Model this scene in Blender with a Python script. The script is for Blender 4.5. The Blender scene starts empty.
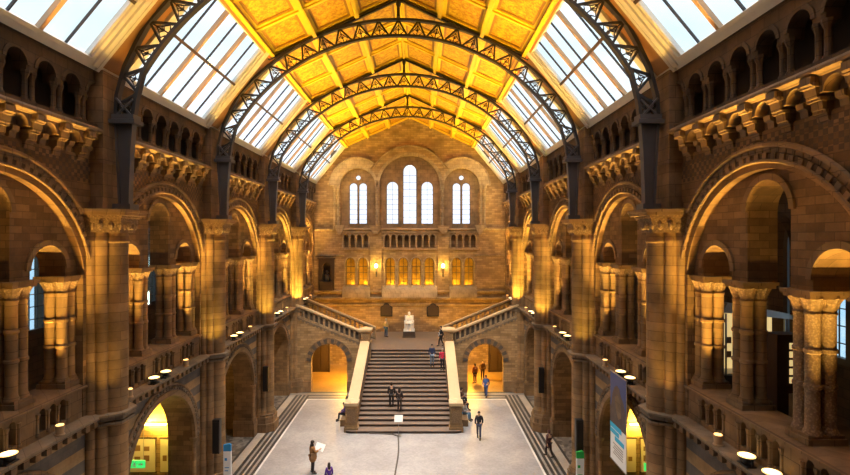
import bpy, bmesh, math, random
from math import pi, sin, cos, sqrt, radians
from mathutils import Vector, Matrix
from mathutils.geometry import tessellate_polygon
random.seed(7)
S = bpy.context.scene
COL = S.collection
B = 500 / 60.0            # length of one bay of the hall
CX, CZ = 1.13, 12.67      # camera
def R(d): return radians(d)

# ------------------------------------------------------------------ materials
MATS = {}
def new_mat(name):
    m = bpy.data.materials.new(name); m.use_nodes = True
    nt = m.node_tree; nt.nodes.clear()
    out = nt.nodes.new('ShaderNodeOutputMaterial')
    p = nt.nodes.new('ShaderNodeBsdfPrincipled')
    nt.links.new(p.outputs[0], out.inputs[0])
    MATS[name] = m
    return m, nt, p, out
def N(nt, t, **kw):
    n = nt.nodes.new('ShaderNode' + t)
    for k, v in kw.items():
        if k.startswith('i_'):
            n.inputs[k[2:].replace('_', ' ')].default_value = v
        else: setattr(n, k, v)
    return n
def c4(c): return (c[0], c[1], c[2], 1)
def mixc(nt, fac, a, b, mode='MIX'):
    n = nt.nodes.new('ShaderNodeMix'); n.data_type = 'RGBA'; n.blend_type = mode
    for sock, v in ((n.inputs['Factor'], fac), (n.inputs[6], a), (n.inputs[7], b)):
        if hasattr(v, 'is_output'): nt.links.new(v, sock)
        elif isinstance(v, tuple): sock.default_value = c4(v)
        else: sock.default_value = v
    return n.outputs[2]
def mth(nt, op, a, b=None):
    n = nt.nodes.new('ShaderNodeMath'); n.operation = op
    for i, v in enumerate((a, b)):
        if v is None: continue
        if hasattr(v, 'is_output'): nt.links.new(v, n.inputs[i])
        else: n.inputs[i].default_value = v
    return n.outputs[0]
def uvz(nt):
    g = N(nt, 'NewGeometry'); s = N(nt, 'SeparateXYZ')
    nt.links.new(g.outputs['Position'], s.inputs[0])
    u = mth(nt, 'ADD', s.outputs[0], s.outputs[1])
    c = N(nt, 'CombineXYZ')
    nt.links.new(u, c.inputs[0]); nt.links.new(s.outputs[2], c.inputs[1])
    return g, s, c.outputs[0]

def stone(name, c1, c2, mortar, bw=.62, bh=.31, rough=.8, bump=.25, var=.5, stripes=None, diaper=None, spec=.3):
    m, nt, p, out = new_mat(name)
    g, s, vec = uvz(nt)
    br = N(nt, 'TexBrick'); br.inputs['Scale'].default_value = 1
    br.inputs['Brick Width'].default_value = bw; br.inputs['Row Height'].default_value = bh
    br.inputs['Mortar Size'].default_value = .012; br.inputs['Mortar Smooth'].default_value = .3
    br.inputs['Color1'].default_value = c4(c1); br.inputs['Color2'].default_value = c4(c2); br.inputs['Mortar'].default_value = c4(mortar)
    nt.links.new(vec, br.inputs['Vector'])
    nz = N(nt, 'TexNoise', i_Scale=.9, i_Detail=6.0, i_Roughness=.65)
    nt.links.new(g.outputs['Position'], nz.inputs['Vector'])
    rr = N(nt, 'ValToRGB'); rr.color_ramp.elements[0].position = .3; rr.color_ramp.elements[1].position = .72
    rr.color_ramp.elements[0].color = (1 - var, 1 - var, 1 - var, 1); rr.color_ramp.elements[1].color = (1.15, 1.1, 1.05, 1)
    nt.links.new(nz.outputs['Fac'], rr.inputs[0])
    base = br.outputs['Color']
    if stripes:                                  # bands of grey-blue and cream terracotta between two heights
        z0, z1, ca, cb, per = stripes
        band = mth(nt, 'GREATER_THAN', mth(nt, 'FRACT', mth(nt, 'DIVIDE', s.outputs[2], per)), .5)
        bc = mixc(nt, band, ca, cb)
        msk = mth(nt, 'MULTIPLY', mth(nt, 'GREATER_THAN', s.outputs[2], z0), mth(nt, 'LESS_THAN', s.outputs[2], z1))
        ns = N(nt, 'SeparateXYZ'); nt.links.new(g.outputs['True Normal'], ns.inputs[0])
        msk = mth(nt, 'MULTIPLY', msk, mth(nt, 'GREATER_THAN', mth(nt, 'ABSOLUTE', ns.outputs[0]), .9))
        base = mixc(nt, msk, base, mixc(nt, .25, bc, base))
    if diaper:                                   # carved checker course
        z0, z1, per, cd = diaper
        ck = N(nt, 'TexChecker'); ck.inputs['Scale'].default_value = 1 / per
        nt.links.new(vec, ck.inputs['Vector']); ck.inputs['Color1'].default_value = (0, 0, 0, 1); ck.inputs['Color2'].default_value = (1, 1, 1, 1)
        msk = mth(nt, 'MULTIPLY', mth(nt, 'GREATER_THAN', s.outputs[2], z0), mth(nt, 'LESS_THAN', s.outputs[2], z1))
        base = mixc(nt, mth(nt, 'MULTIPLY', msk, ck.outputs['Fac']), base, cd)
    col = mixc(nt, 1.0, base, rr.outputs[0], 'MULTIPLY')
    nt.links.new(col, p.inputs['Base Color'])
    p.inputs['Roughness'].default_value = rough; p.inputs['Specular IOR Level'].default_value = spec
    b1 = N(nt, 'Bump', i_Strength=bump, i_Distance=.03); b1.invert = True
    nt.links.new(br.outputs['Fac'], b1.inputs['Height'])
    b2 = N(nt, 'Bump', i_Strength=.25, i_Distance=.03)
    n2 = N(nt, 'TexNoise', i_Scale=9.0, i_Detail=5.0); nt.links.new(g.outputs['Position'], n2.inputs['Vector'])
    nt.links.new(n2.outputs['Fac'], b2.inputs['Height']); nt.links.new(b1.outputs[0], b2.inputs['Normal'])
    nt.links.new(b2.outputs[0], p.inputs['Normal'])
    return m
def plain(name, c, rough=.6, metal=0, var=0, scale=6, bump=0, spec=.4, c2=None):
    m, nt, p, out = new_mat(name)
    p.inputs['Base Color'].default_value = c4(c); p.inputs['Roughness'].default_value = rough; p.inputs['Metallic'].default_value = metal
    p.inputs['Specular IOR Level'].default_value = spec
    if var or bump:
        g = N(nt, 'NewGeometry'); nz = N(nt, 'TexNoise', i_Scale=float(scale), i_Detail=5.0)
        nt.links.new(g.outputs['Position'], nz.inputs['Vector'])
        if var:
            d = c2 or tuple(x * (1 - var) for x in c)
            nt.links.new(mixc(nt, nz.outputs['Fac'], d, c), p.inputs['Base Color'])
        if bump:
            b = N(nt, 'Bump', i_Strength=bump, i_Distance=.02)
            nt.links.new(nz.outputs['Fac'], b.inputs['Height']); nt.links.new(b.outputs[0], p.inputs['Normal'])
    return m
def carved(name, c, dark, scale=9, rough=.75):
    m, nt, p, out = new_mat(name)
    g = N(nt, 'NewGeometry'); v = N(nt, 'TexVoronoi', i_Scale=float(scale)); nt.links.new(g.outputs['Position'], v.inputs['Vector'])
    r = N(nt, 'ValToRGB'); r.color_ramp.elements[0].position = .15; r.color_ramp.elements[1].position = .6
    r.color_ramp.elements[0].color = c4(c); r.color_ramp.elements[1].color = c4(dark)
    nt.links.new(v.outputs['Distance'], r.inputs[0]); nt.links.new(r.outputs[0], p.inputs['Base Color'])
    b = N(nt, 'Bump', i_Strength=.3, i_Distance=.03); b.invert = True
    nt.links.new(v.outputs['Distance'], b.inputs['Height']); nt.links.new(b.outputs[0], p.inputs['Normal'])
    p.inputs['Roughness'].default_value = rough
    return m
def emit(name, c, s):
    m, nt, p, out = new_mat(name)
    p.inputs['Base Color'].default_value = c4(c); p.inputs['Emission Color'].default_value = c4(c); p.inputs['Emission Strength'].default_value = s
    return m
def glass(name, tint, amt=.9):
    m, nt, p, out = new_mat(name)
    t = N(nt, 'BsdfTransparent'); t.inputs[0].default_value = c4(tint)
    gl = N(nt, 'BsdfGlossy'); gl.inputs['Roughness'].default_value = .1
    mx = N(nt, 'MixShader'); mx.inputs[0].default_value = 1 - amt
    nt.links.new(t.outputs[0], mx.inputs[1]); nt.links.new(gl.outputs[0], mx.inputs[2]); nt.links.new(mx.outputs[0], out.inputs[0])
    nt.nodes.remove(p)
    return m

TAN, TAN2, MOR = (.27, .165, .082), (.145, .085, .042), (.14, .086, .046)
stone('wall_stone', TAN, TAN2, MOR, .52, .2, diaper=(14.45, 15.2, .13, (.11, .075, .05)))
stone('low_stone', TAN, TAN2, MOR, .6, .24, stripes=(3.5, 6.55, (.46, .32, .17), (.13, .135, .14), .8))
stone('pier_stone', (.32, .20, .10), (.22, .135, .066), (.17, .105, .055), 2.2, .31, bump=.25)
stone('end_brick', (.42, .285, .15), (.26, .165, .08), (.21, .14, .075), .60, .2, bump=.15, var=.4)
stone('trim_stone', (.28, .182, .10), (.21, .135, .075), (.14, .09, .052), .5, .4, bump=.15)
stone('dark_shaded_stone', (.125, .078, .043), (.09, .055, .03), (.06, .038, .022), .5, .3, bump=.15)  # darkened to put shade on top arcade and gallery; also dark voussoirs
stone('pale_stone', (.42, .31, .195), (.34, .245, .15), (.22, .155, .095), .5, .4, bump=.15)
stone('grey_stone', (.25, .19, .135), (.2, .15, .105), (.13, .095, .07), .55, .3, bump=.15)
stone('vault_stone', (.46, .30, .15), (.36, .23, .11), (.2, .13, .07), .45, .22, bump=.4)
carved('carved_stone', (.30, .19, .10), (.17, .105, .055), 16)
carved('diaper_stone', (.30, .20, .115), (.17, .105, .06), 20)
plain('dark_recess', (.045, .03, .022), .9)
plain('iron', (.045, .038, .036), .5, .3, .3, 3, spec=.5)
plain('iron_pale', (.095, .088, .092), .5, .2, .25, 3, spec=.5)
plain('wood_rafter', (.34, .16, .05), .5, 0, .35, 2)
plain('frame_white', (.62, .57, .50), .5, 0, .2, 4)
plain('frame_tan', (.42, .27, .15), .5, 0, .2, 4)
plain('gilt_beam', (.78, .50, .022), .38, 0, .25, 3, spec=.5)
plain('shade_rim', (.26, .115, .012), .4, 0, .2, 5, spec=.5)  # panel rim moulding, dark brown to draw the recess shadow
plain('red_band', (.55, .13, .03), .5)
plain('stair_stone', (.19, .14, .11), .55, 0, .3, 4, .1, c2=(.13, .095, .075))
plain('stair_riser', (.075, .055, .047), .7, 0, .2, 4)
plain('coping', (.56, .41, .235), .5, 0, .18, 3, .1)
plain('marble', (.86, .84, .80), .35, 0, .08, 8, .1)
plain('black', (.014, .013, .014), .4)
plain('dark_wood', (.06, .035, .022), .5, 0, .3, 5)
plain('panel_cream', (.72, .64, .50), .6, 0, .1, 3)
plain('panel_white', (.82, .84, .86), .5)
plain('blue_sign', (.03, .26, .62), .5)
plain('banner_blue', (.05, .10, .34), .6, 0, .4, 1.2)
plain('animal_grey', (.13, .10, .105), .7, 0, .6, 3)
plain('cyan_ink', (.02, .45, .78), .5)
plain('green_sign', (.02, .42, .08), .5)
plain('white', (.85, .85, .84), .5)
plain('steel', (.35, .34, .33), .35, .8)
plain('ink', (.075, .06, .052), .6)
plain('print_brown', (.24, .13, .06), .6)
plain('skin', (.55, .34, .24), .55)
plain('hair_dark', (.03, .018, .012), .6)
plain('hair_brown', (.10, .05, .025), .6)
plain('hair_grey', (.30, .28, .26), .6)
CLOTH = {}
def cloth(c):
    k = tuple(round(x, 3) for x in c)
    if k not in CLOTH:
        nm = 'cloth_%d' % len(CLOTH); plain(nm, c, .85, 0, .3, 30, .2); CLOTH[k] = nm
    return CLOTH[k]
emit('lamp_lens', (1, .75, .36), 3.2)
emit('lamp_lens_small', (1, .62, .2), 2.2)
emit('lamp_globe', (1, .86, .45), 14)
emit('tube_light', (1, .80, .20), 10)
emit('exit_green', (.05, .75, .16), .9)
emit('cool_tube', (.75, 1, .92), 3)
emit('case_glow', (1, .72, .30), .55)
glass('sky_glass', (.93, .97, 1.0), .93)
glass('end_glass', (.93, .95, 1.0), .93)
glass('lead_glass', (.62, .78, .86), .9)
glass('amber_glass', (1.0, .84, .42), .94)

def panel_material():
    m, nt, p, out = new_mat('painted_panel')
    tc = N(nt, 'NewGeometry')
    v = N(nt, 'TexVoronoi', i_Scale=2.6); v.feature = 'SMOOTH_F1'
    nz = N(nt, 'TexNoise', i_Scale=4.5, i_Detail=3.0, i_Distortion=2.2)
    nt.links.new(tc.outputs['Position'], nz.inputs['Vector'])
    v.inputs['Scale'].default_value = 5.0; nt.links.new(tc.outputs['Position'], v.inputs['Vector'])
    r = N(nt, 'ValToRGB'); r.color_ramp.elements[0].position = .40; r.color_ramp.elements[1].position = .60
    r.color_ramp.elements[0].color = (.32, .14, .005, 1); r.color_ramp.elements[1].color = (.60, .35, .014, 1)
    nt.links.new(mth(nt, 'ADD', mth(nt, 'MULTIPLY', nz.outputs['Fac'], .7), mth(nt, 'MULTIPLY', v.outputs['Distance'], .3)), r.inputs[0])
    nt.links.new(r.outputs[0], p.inputs['Base Color'])
    p.inputs['Roughness'].default_value = .5
panel_material()
def mosaic(name, c1, c2, scale, rough=.35, lines=None):
    m, nt, p, out = new_mat(name)
    g = N(nt, 'NewGeometry'); v = N(nt, 'TexVoronoi', i_Scale=float(scale)); nt.links.new(g.outputs['Position'], v.inputs['Vector'])
    nz = N(nt, 'TexNoise', i_Scale=.35, i_Detail=7.0, i_Roughness=.6); nt.links.new(g.outputs['Position'], nz.inputs['Vector'])
    s = N(nt, 'SeparateColor'); nt.links.new(v.outputs['Color'], s.inputs[0])
    a = mixc(nt, s.outputs[0], c1, c2)
    r = N(nt, 'ValToRGB'); r.color_ramp.elements[0].position = .35; r.color_ramp.elements[1].position = .65
    r.color_ramp.elements[0].color = (.68, .68, .7, 1); r.color_ramp.elements[1].color = (1, 1, 1, 1)
    nt.links.new(nz.outputs['Fac'], r.inputs[0])
    nt.links.new(mixc(nt, 1.0, a, r.outputs[0], 'MULTIPLY'), p.inputs['Base Color'])
    p.inputs['Roughness'].default_value = rough + .15
mosaic('floor_pale', (.365, .355, .36), (.30, .292, .296), 9)
mosaic('floor_cream', (.46, .41, .35), (.40, .35, .30), 9)
mosaic('floor_white', (.74, .72, .69), (.66, .64, .6), 12)
mosaic('floor_dark', (.03, .027, .026), (.055, .05, .046), 14)
mosaic('floor_mid', (.24, .215, .195), (.32, .29, .26), 14)
mosaic('floor_honey', (.42, .25, .07), (.36, .2, .055), 9)
mosaic('floor_aisle', (.28, .25, .22), (.06, .05, .045), 4)

# ------------------------------------------------------------------ mesh builder
class MB:
    def __init__(s): s.v = []; s.f = []; s.m = []; s.cur = 0; s.o = Vector((0, 0, 0))
    def mat(s, i): s.cur = i; return s
    def add(s, vs, fs):
        b = len(s.v); s.v += [tuple(v) for v in vs]
        for f in fs: s.f.append([b + i for i in f]); s.m.append(s.cur)
    def box(s, x0, x1, y0, y1, z0, z1, fn=None):
        vs = [(x, y, z) for x in (x0, x1) for y in (y0, y1) for z in (z0, z1)]
        if fn: vs = [fn(*v) for v in vs]
        s.add(vs, [(0, 1, 3, 2), (4, 6, 7, 5), (0, 4, 5, 1), (2, 3, 7, 6), (0, 2, 6, 4), (1, 5, 7, 3)])
    def slab(s, outer, holes, t0, t1, fn):
        """outer/holes: lists of (a, b); fn(a, b, t) -> xyz"""
        loops = [outer] + holes
        tris = tessellate_polygon([[Vector((a, b, 0)) for a, b in l] for l in loops])
        flat = [p for l in loops for p in l]; n = len(flat)
        vs = [fn(a, b, t0) for a, b in flat] + [fn(a, b, t1) for a, b in flat]
        fs = [tuple(t) for t in tris] + [tuple(n + i for i in reversed(t)) for t in tris]
        o = 0
        for l in loops:
            k = len(l)
            for i in range(k):
                j = (i + 1) % k; fs.append((o + i, o + j, n + o + j, n + o + i))
            o += k
        s.add(vs, fs)
    def ring(s, ca, cb, r1, r2, t0, t1, fn, a0=0, a1=pi, n=32):
        pts = []
        for i in range(n + 1):
            a = a0 + (a1 - a0) * i / n
            for r in (r1, r2):
                for t in (t0, t1): pts.append(fn(ca + r * cos(a), cb + r * sin(a), t))
        fs = []
        for i in range(n):
            p = i * 4; q = p + 4
            fs += [(p, p + 1, q + 1, q), (p + 2, q + 2, q + 3, p + 3), (p, q, q + 2, p + 2), (p + 1, p + 3, q + 3, q + 1)]
        fs += [(0, 2, 3, 1), (n * 4, n * 4 + 1, n * 4 + 3, n * 4 + 2)]
        s.add(pts, fs)
    def lathe(s, x, y, prof, n=12, mod=None):
        vs = []
        for (r, z) in prof:
            for i in range(n):
                a = 2 * pi * i / n
                rr = r * (1 + (mod(a, z) if mod else 0)); vs.append((x + rr * cos(a), y + rr * sin(a), z))
        fs = []
        for k in range(len(prof) - 1):
            for i in range(n):
                j = (i + 1) % n; fs.append((k * n + i, k * n + j, (k + 1) * n + j, (k + 1) * n + i))
        fs.append(tuple(reversed(range(n)))); fs.append(tuple((len(prof) - 1) * n + i for i in range(n)))
        s.add(vs, fs)
    def tube(s, pts, r, n=6, closed=False):
        P = [Vector(p) for p in pts]; k = len(P); vs = []
        for i, p in enumerate(P):
            if closed: d = P[(i + 1) % k] - P[i - 1]
            else: d = P[min(i + 1, k - 1)] - P[max(i - 1, 0)]
            d.normalize()
            up = Vector((0, 0, 1)) if abs(d.z) < .95 else Vector((0, 1, 0))
            u = d.cross(up).normalized(); w = d.cross(u)
            rr = r[i] if isinstance(r, (list, tuple)) else r
            for j in range(n):
                a = 2 * pi * j / n + pi / n; vs.append(p + u * rr * cos(a) + w * rr * sin(a))
        fs = []
        for i in range(k if closed else k - 1):
            q = (i + 1) % k
            for j in range(n):
                l = (j + 1) % n; fs.append((i * n + j, i * n + l, q * n + l, q * n + j))
        if not closed: fs += [tuple(reversed(range(n))), tuple((k - 1) * n + j for j in range(n))]
        s.add(vs, fs)
    def strip(s, path, w0, w1, thick):
        """path in XZ; a flat bar of width y in [w0,w1] and the given thickness"""
        P = [Vector((a, 0, b)) for a, b in path]; k = len(P); vs = []
        for i, p in enumerate(P):
            d = (P[min(i + 1, k - 1)] - P[max(i - 1, 0)]).normalized(); nn = Vector((-d.z, 0, d.x)) * thick / 2
            for sg in (-1, 1):
                for y in (w0, w1): q = p + nn * sg; vs.append((q.x, y, q.z))
        fs = []
        for i in range(k - 1):
            p, q = i * 4, i * 4 + 4
            fs += [(p, p + 1, q + 1, q), (p + 2, q + 2, q + 3, p + 3), (p, q, q + 2, p + 2), (p + 1, p + 3, q + 3, q + 1)]
        fs += [(0, 2, 3, 1), ((k - 1) * 4, (k - 1) * 4 + 1, (k - 1) * 4 + 3, (k - 1) * 4 + 2)]
        s.add(vs, fs)
    def ball(s, x, y, z, rx, ry=None, rz=None, n=10, m=6):
        ry = ry or rx; rz = rz or rx
        vs = [(x, y, z - rz)]
        for i in range(1, m):
            t = -pi / 2 + pi * i / m
            for j in range(n):
                a = 2 * pi * j / n; vs.append((x + rx * cos(t) * cos(a), y + ry * cos(t) * sin(a), z + rz * sin(t)))
        vs.append((x, y, z + rz)); e = len(vs) - 1
        fs = [(0, 1 + (j + 1) % n, 1 + j) for j in range(n)]
        for i in range(m - 2):
            for j in range(n):
                l = (j + 1) % n; fs.append((1 + i * n + j, 1 + i * n + l, 1 + (i + 1) * n + l, 1 + (i + 1) * n + j))
        fs += [(1 + (m - 2) * n + j, 1 + (m - 2) * n + (j + 1) % n, e) for j in range(n)]
        s.add(vs, fs)
    def build(s, name, mats, parent=None, org=(0, 0, 0), loc=None, rot=0, smooth=True):
        me = bpy.data.meshes.new(name)
        ox, oy, oz = org
        me.from_pydata([(x - ox, y - oy, z - oz) for x, y, z in s.v], [], s.f)
        if isinstance(mats, str): mats = [mats]
        for k in mats: me.materials.append(MATS[k])
        me.polygons.foreach_set('material_index', s.m)
        bm = bmesh.new(); bm.from_mesh(me); bmesh.ops.recalc_face_normals(bm, faces=bm.faces); bm.to_mesh(me); bm.free()
        if smooth:
            me.polygons.foreach_set('use_smooth', [True] * len(me.polygons)); me.set_sharp_from_angle(angle=.62)
        me.update()
        o = bpy.data.objects.new(name, me); COL.objects.link(o)
        if parent is not None: o.parent = parent
        if loc is not None: o.location = loc
        o.rotation_euler.z = rot
        return o

def tag(o, label=None, cat=None, group=None, kind=None):
    if label: o['label'] = label
    if cat: o['category'] = cat
    if group: o['group'] = group
    if kind: o['kind'] = kind
    return o
def empty(name, loc, rot=0):
    o = bpy.data.objects.new(name, None); COL.objects.link(o); o.location = loc; o.rotation_euler.z = rot
    o.empty_display_size = .3
    return o
KIDS = {}
def clone(o):
    def cp(src, par):
        c = src.copy(); COL.objects.link(c)
        if par is not None: c.parent = par
        for ch in list(src.children): cp(ch, c)
        return c
    return cp(o, None)
def put(o, side, yc, org):
    """org = (w, 0, z) of a piece built for the right-hand wall, bay centre at y = 0"""
    o.location = (side * org[0], yc + side * org[1], org[2]); o.rotation_euler.z = 0 if side > 0 else pi
SIDES = ((-1, 'left'), (1, 'right'))
ORD = {1: 'nearest', 2: 'second', 3: 'third', 4: 'fourth', 5: 'fifth'}
BAYS = (1, 2, 3, 4, 5)
def yc(k): return (k + .5) * B
def repeat(proto, org, label, cat, group, bays=BAYS, sides=SIDES, off=0.0, flip=False):
    first = True; res = {}
    for sd, sn in sides:
        for k in bays:
            o = proto if first else clone(proto); first = False
            put(o, sd, yc(k) + off, org)
            tag(o, label(sn, k), cat, group); res[(sn, k)] = o
    return res
def where(sn, k):
    return '%s from the camera on the %s wall' % (ORD[k], sn)

FW = lambda a, b, t: (t, a, b)       # wall piece: a = y, b = z, t = distance from the nave axis
def arch_notch(hw, zs, zb, n=24, c=0):
    """points from bottom right to bottom left over a round arch: half width hw, springing zs, bottom zb"""
    return [(c + hw, zb)] + [(c + hw * cos(pi * i / n), zs + hw * sin(pi * i / n)) for i in range(n + 1)] + [(c - hw, zb)]
def arch_loop(c, hw, zs, zb, n=16):
    return arch_notch(hw, zs, zb, n, c)
HB = B / 2
AC = 10.93                              # centre height of the great arches
W0, W1, W2 = 9.55, 9.80, 10.60        # arcade face, tympanum face, tympanum back

# ------------------------------------------------------------------ side walls (setting)
def bay_wall(mb):
    # ground arcade wall with its arch
    out = [(-HB, 0), (-HB, 6.95), (HB, 6.95), (HB, 0)] + arch_notch(2.75, 3.25, 0, 28)
    mb.mat(1).slab(out, [], 9.6, 10.8, FW)
    # upper spandrel wall
    mb.mat(0)
    out = [(-HB, 11.35), (-HB, 15.3), (HB, 15.3), (HB, 11.35)] + [(3.75 * cos(a), AC + 3.75 * sin(a)) for a in (.1123 + (pi - .2246) * i / 32 for i in range(33))]
    mb.slab(out, [], W0, W1, FW)
    # tympanum with three openings
    out = [(-HB, 11.5), (-HB, 15.3), (HB, 15.3), (HB, 11.5)]
    for c, hw, zs in ((2.15, .7, 11.75), (0, .78, 13.35), (-2.15, .7, 11.75)):
        out += arch_notch(hw, zs, 11.5, 16, c)
    mb.slab(out, [], W1, W2, FW)
    for s in (-1, 1):
        a, b = sorted((s * 3.3, s * HB)); mb.box(W0, 10.5, a, b, 6.95, 11.5)
    mb.mat(6)
    # frieze zone and top beam over the small arcade
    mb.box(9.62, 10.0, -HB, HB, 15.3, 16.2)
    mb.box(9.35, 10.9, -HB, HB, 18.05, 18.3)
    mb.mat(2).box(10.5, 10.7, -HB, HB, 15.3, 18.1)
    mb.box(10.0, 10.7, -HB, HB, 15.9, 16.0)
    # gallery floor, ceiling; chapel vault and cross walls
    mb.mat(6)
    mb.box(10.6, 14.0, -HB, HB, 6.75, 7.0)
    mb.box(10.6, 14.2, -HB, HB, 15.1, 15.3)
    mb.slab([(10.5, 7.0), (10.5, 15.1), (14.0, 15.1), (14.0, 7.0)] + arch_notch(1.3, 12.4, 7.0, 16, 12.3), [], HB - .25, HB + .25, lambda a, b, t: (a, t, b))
    mb.mat(4).box(10.8, 14.0, -HB, HB, 6.45, 6.75)
    mb.box(10.8, 14.0, HB - .2, HB + .2, 0, 6.6)
    mb.mat(5)                              # plinth course along the ground arcade
    for s in (-1, 1):
        a, b = sorted((s * 2.68, s * HB)); mb.box(9.5, 10.85, a, b, 0, .85); mb.box(9.54, 10.83, a, b, .85, 1.0)
def wall_mesh(side, name, wins):
    mb = MB()
    for k in BAYS:
        t = MB(); bay_wall(t)
        for i, f in enumerate(t.f): pass
        mb.cur = 0; b = len(mb.v)
        mb.v += [(side * x, yc(k) + side * y, z) for x, y, z in t.v]
        mb.f += [[b + i for i in f] for f in t.f]; mb.m += t.m
    def fs(a, b, t): return (side * t, a, b)
    # outer wall of gallery with window openings, and of the chapels
    holes = [arch_loop(c, hw, zt - hw, zb) for c, hw, zb, zt in wins]
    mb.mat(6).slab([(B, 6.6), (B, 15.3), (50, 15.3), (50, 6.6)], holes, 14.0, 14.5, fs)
    mb.mat(4).slab([(B, 0), (B, 6.6), (50, 6.6), (50, 0)], [], 14.0, 14.5, fs)
    # plain wall beside and behind the viewpoint
    mb.mat(0).slab([(-3, 0), (-3, 18.3), (B, 18.3), (B, 0)], [], 9.6, 10.0, fs)
    mb.slab([(9.6, 0), (9.6, 18.3), (14.5, 18.3), (14.5, 0)], [], B - .2, B, lambda a, b, t: (side * a, t, b))
    o = mb.build(name, ['wall_stone', 'low_stone', 'dark_recess', 'trim_stone', 'vault_stone', 'trim_stone', 'dark_shaded_stone'])
    tag(o, kind='structure')
    return o
WL = [(18.95, 1.25, 9.0, 13.4)] + [(18.95 + B * i, 1.25, 9.0, 13.4) for i in (1, 2, 3)]
WR = [(16.3, 1.3, 8.9, 13.7)] + [(16.3 + B * i, 1.3, 8.9, 13.7) for i in (1, 2, 3)]
tag(wall_mesh(-1, 'wall_left', WL), 'left side wall of tan stone with striped spandrels and tall round arches')
tag(wall_mesh(1, 'wall_right', WR), 'right side wall of tan stone with striped spandrels and tall round arches')

# gallery windows
wn = 0
for sd, wins in ((-1, WL), (1, WR)):
    for (c, hw, zb, zt) in wins:
        wn += 1
        root = empty('window_%d' % wn, (sd * 14.0, c, zb)); tag(root, kind='structure')
        def fl(a, b, t): return (sd * t - sd * 14.0, a, b - zb)
        f = MB(); out = arch_loop(0, hw + .1, zt - hw, zb - .1); inn = arch_loop(0, hw - .1, zt - hw, zb + .1)
        f.slab(out, [inn], 13.95, 14.1, fl); f.box(*(lambda q: (min(q), max(q)))((sd * .0, sd * .1)), -.05, .05, .1, zt - zb - .15)
        f.build('window_frame', 'dark_wood', root)
        l = MB()
        for i in range(1, 9):
            z = (zt - zb) * i / 9; l.box(-.02, .02, -hw + .1, hw - .1, z - .015, z + .015, lambda x, y, zz: (x + sd * .05, y * (1 if zz < zt - zb - hw else .6), zz))
        for y in (-.66, -.33, .33, .66): l.box(-.02, .02, y * hw - .012, y * hw + .012, .1, zt - zb - .45 * hw, lambda x, y, z: (x + sd * .05, y, z))
        l.build('leading', 'ink', root)
        g = MB(); g.slab(inn, [], 14.06, 14.075, fl); g.build('pane', 'lead_glass', root)

# rear wall behind the viewpoint
mb = MB(); mb.slab([(-10, 0), (-10, 18.3), (-6.3, 22), (0, 24.8), (6.3, 22), (10, 18.3), (10, 0)], [], -3.4, -3.0, lambda a, b, t: (a, t, b))
tag(mb.build('wall_rear', 'wall_stone'), 'plain stone wall behind the viewpoint', kind='structure')

# ------------------------------------------------------------------ floor
mb = MB()
mats = ['floor_pale', 'floor_white', 'floor_dark', 'floor_mid', 'floor_cream', 'floor_aisle', 'floor_honey']
xs = [(0, 7.72, 0), (7.72, 7.84, 1), (7.84, 8.02, 2), (8.02, 8.16, 3), (8.16, 8.34, 2), (8.34, 8.44, 4), (8.44, 8.62, 2), (8.62, 8.76, 3), (8.76, 8.95, 2), (8.95, 9.45, 4), (9.45, 9.6, 2), (9.6, 14.2, 5)]
ys = [(-3.2, 39.2, None), (39.2, 39.4, 1), (39.4, 39.7, 2), (39.7, 40.1, 3), (40.1, 40.35, 2), (40.35, 40.9, 3), (40.9, 41.2, 2), (41.2, 54, 6)]
for (y0, y1, mo) in ys:
    for (x0, x1, mi) in xs:
        for s in (-1, 1):
            a, b = sorted((s * x0, s * x1))
            if mo is None: mm = mi
            else: mm = mo if x1 < 7.85 or y0 >= 40.3 else mi
            if x0 >= 9.6: mm = 5
            if y0 > 41: mm = 6
            mb.mat(mm); mb.add([(a, y0, 0), (b, y0, 0), (b, y1, 0), (a, y1, 0)], [(0, 1, 2, 3)])
mb.mat(3).box(-14.2, 14.2, -3.2, 54, -.3, -.02)
tag(mb.build('floor', mats, smooth=False), 'pale mosaic floor edged with dark stripes along both sides', kind='structure')

# ------------------------------------------------------------------ ceiling
EW, EZ, RZ = 6.3, 21.84, 24.72
sl = Vector((-EW, 0, RZ - EZ)); SLEN = sl.length; sd_ = sl.normalized(); sn_ = Vector((-sd_.z, 0, sd_.x))   # along slope, and its up normal
if sn_.z < 0: sn_ = -sn_
def slope(side):
    def fn(t, y, n):           # t from the eave up to the ridge, n above the surface
        p = Vector((EW, 0, EZ)) + sd_ * t + sn_ * n
        return (side * p.x, y, p.z)
    return fn
SB, ST = (9.3, 18.17), (6.3, 21.84)
kl = Vector((ST[0] - SB[0], 0, ST[1] - SB[1])); KLEN = kl.length; kd = kl.normalized(); kn = Vector((-kd.z, 0, kd.x))
if kn.x < 0: kn = -kn
def skyf(t, y, n):
    p = Vector((SB[0], 0, SB[1])) + kd * t + kn * n
    return (p.x, y, p.z)
mb = MB()
YB0, YB1 = -3.2, 50.2
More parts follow.
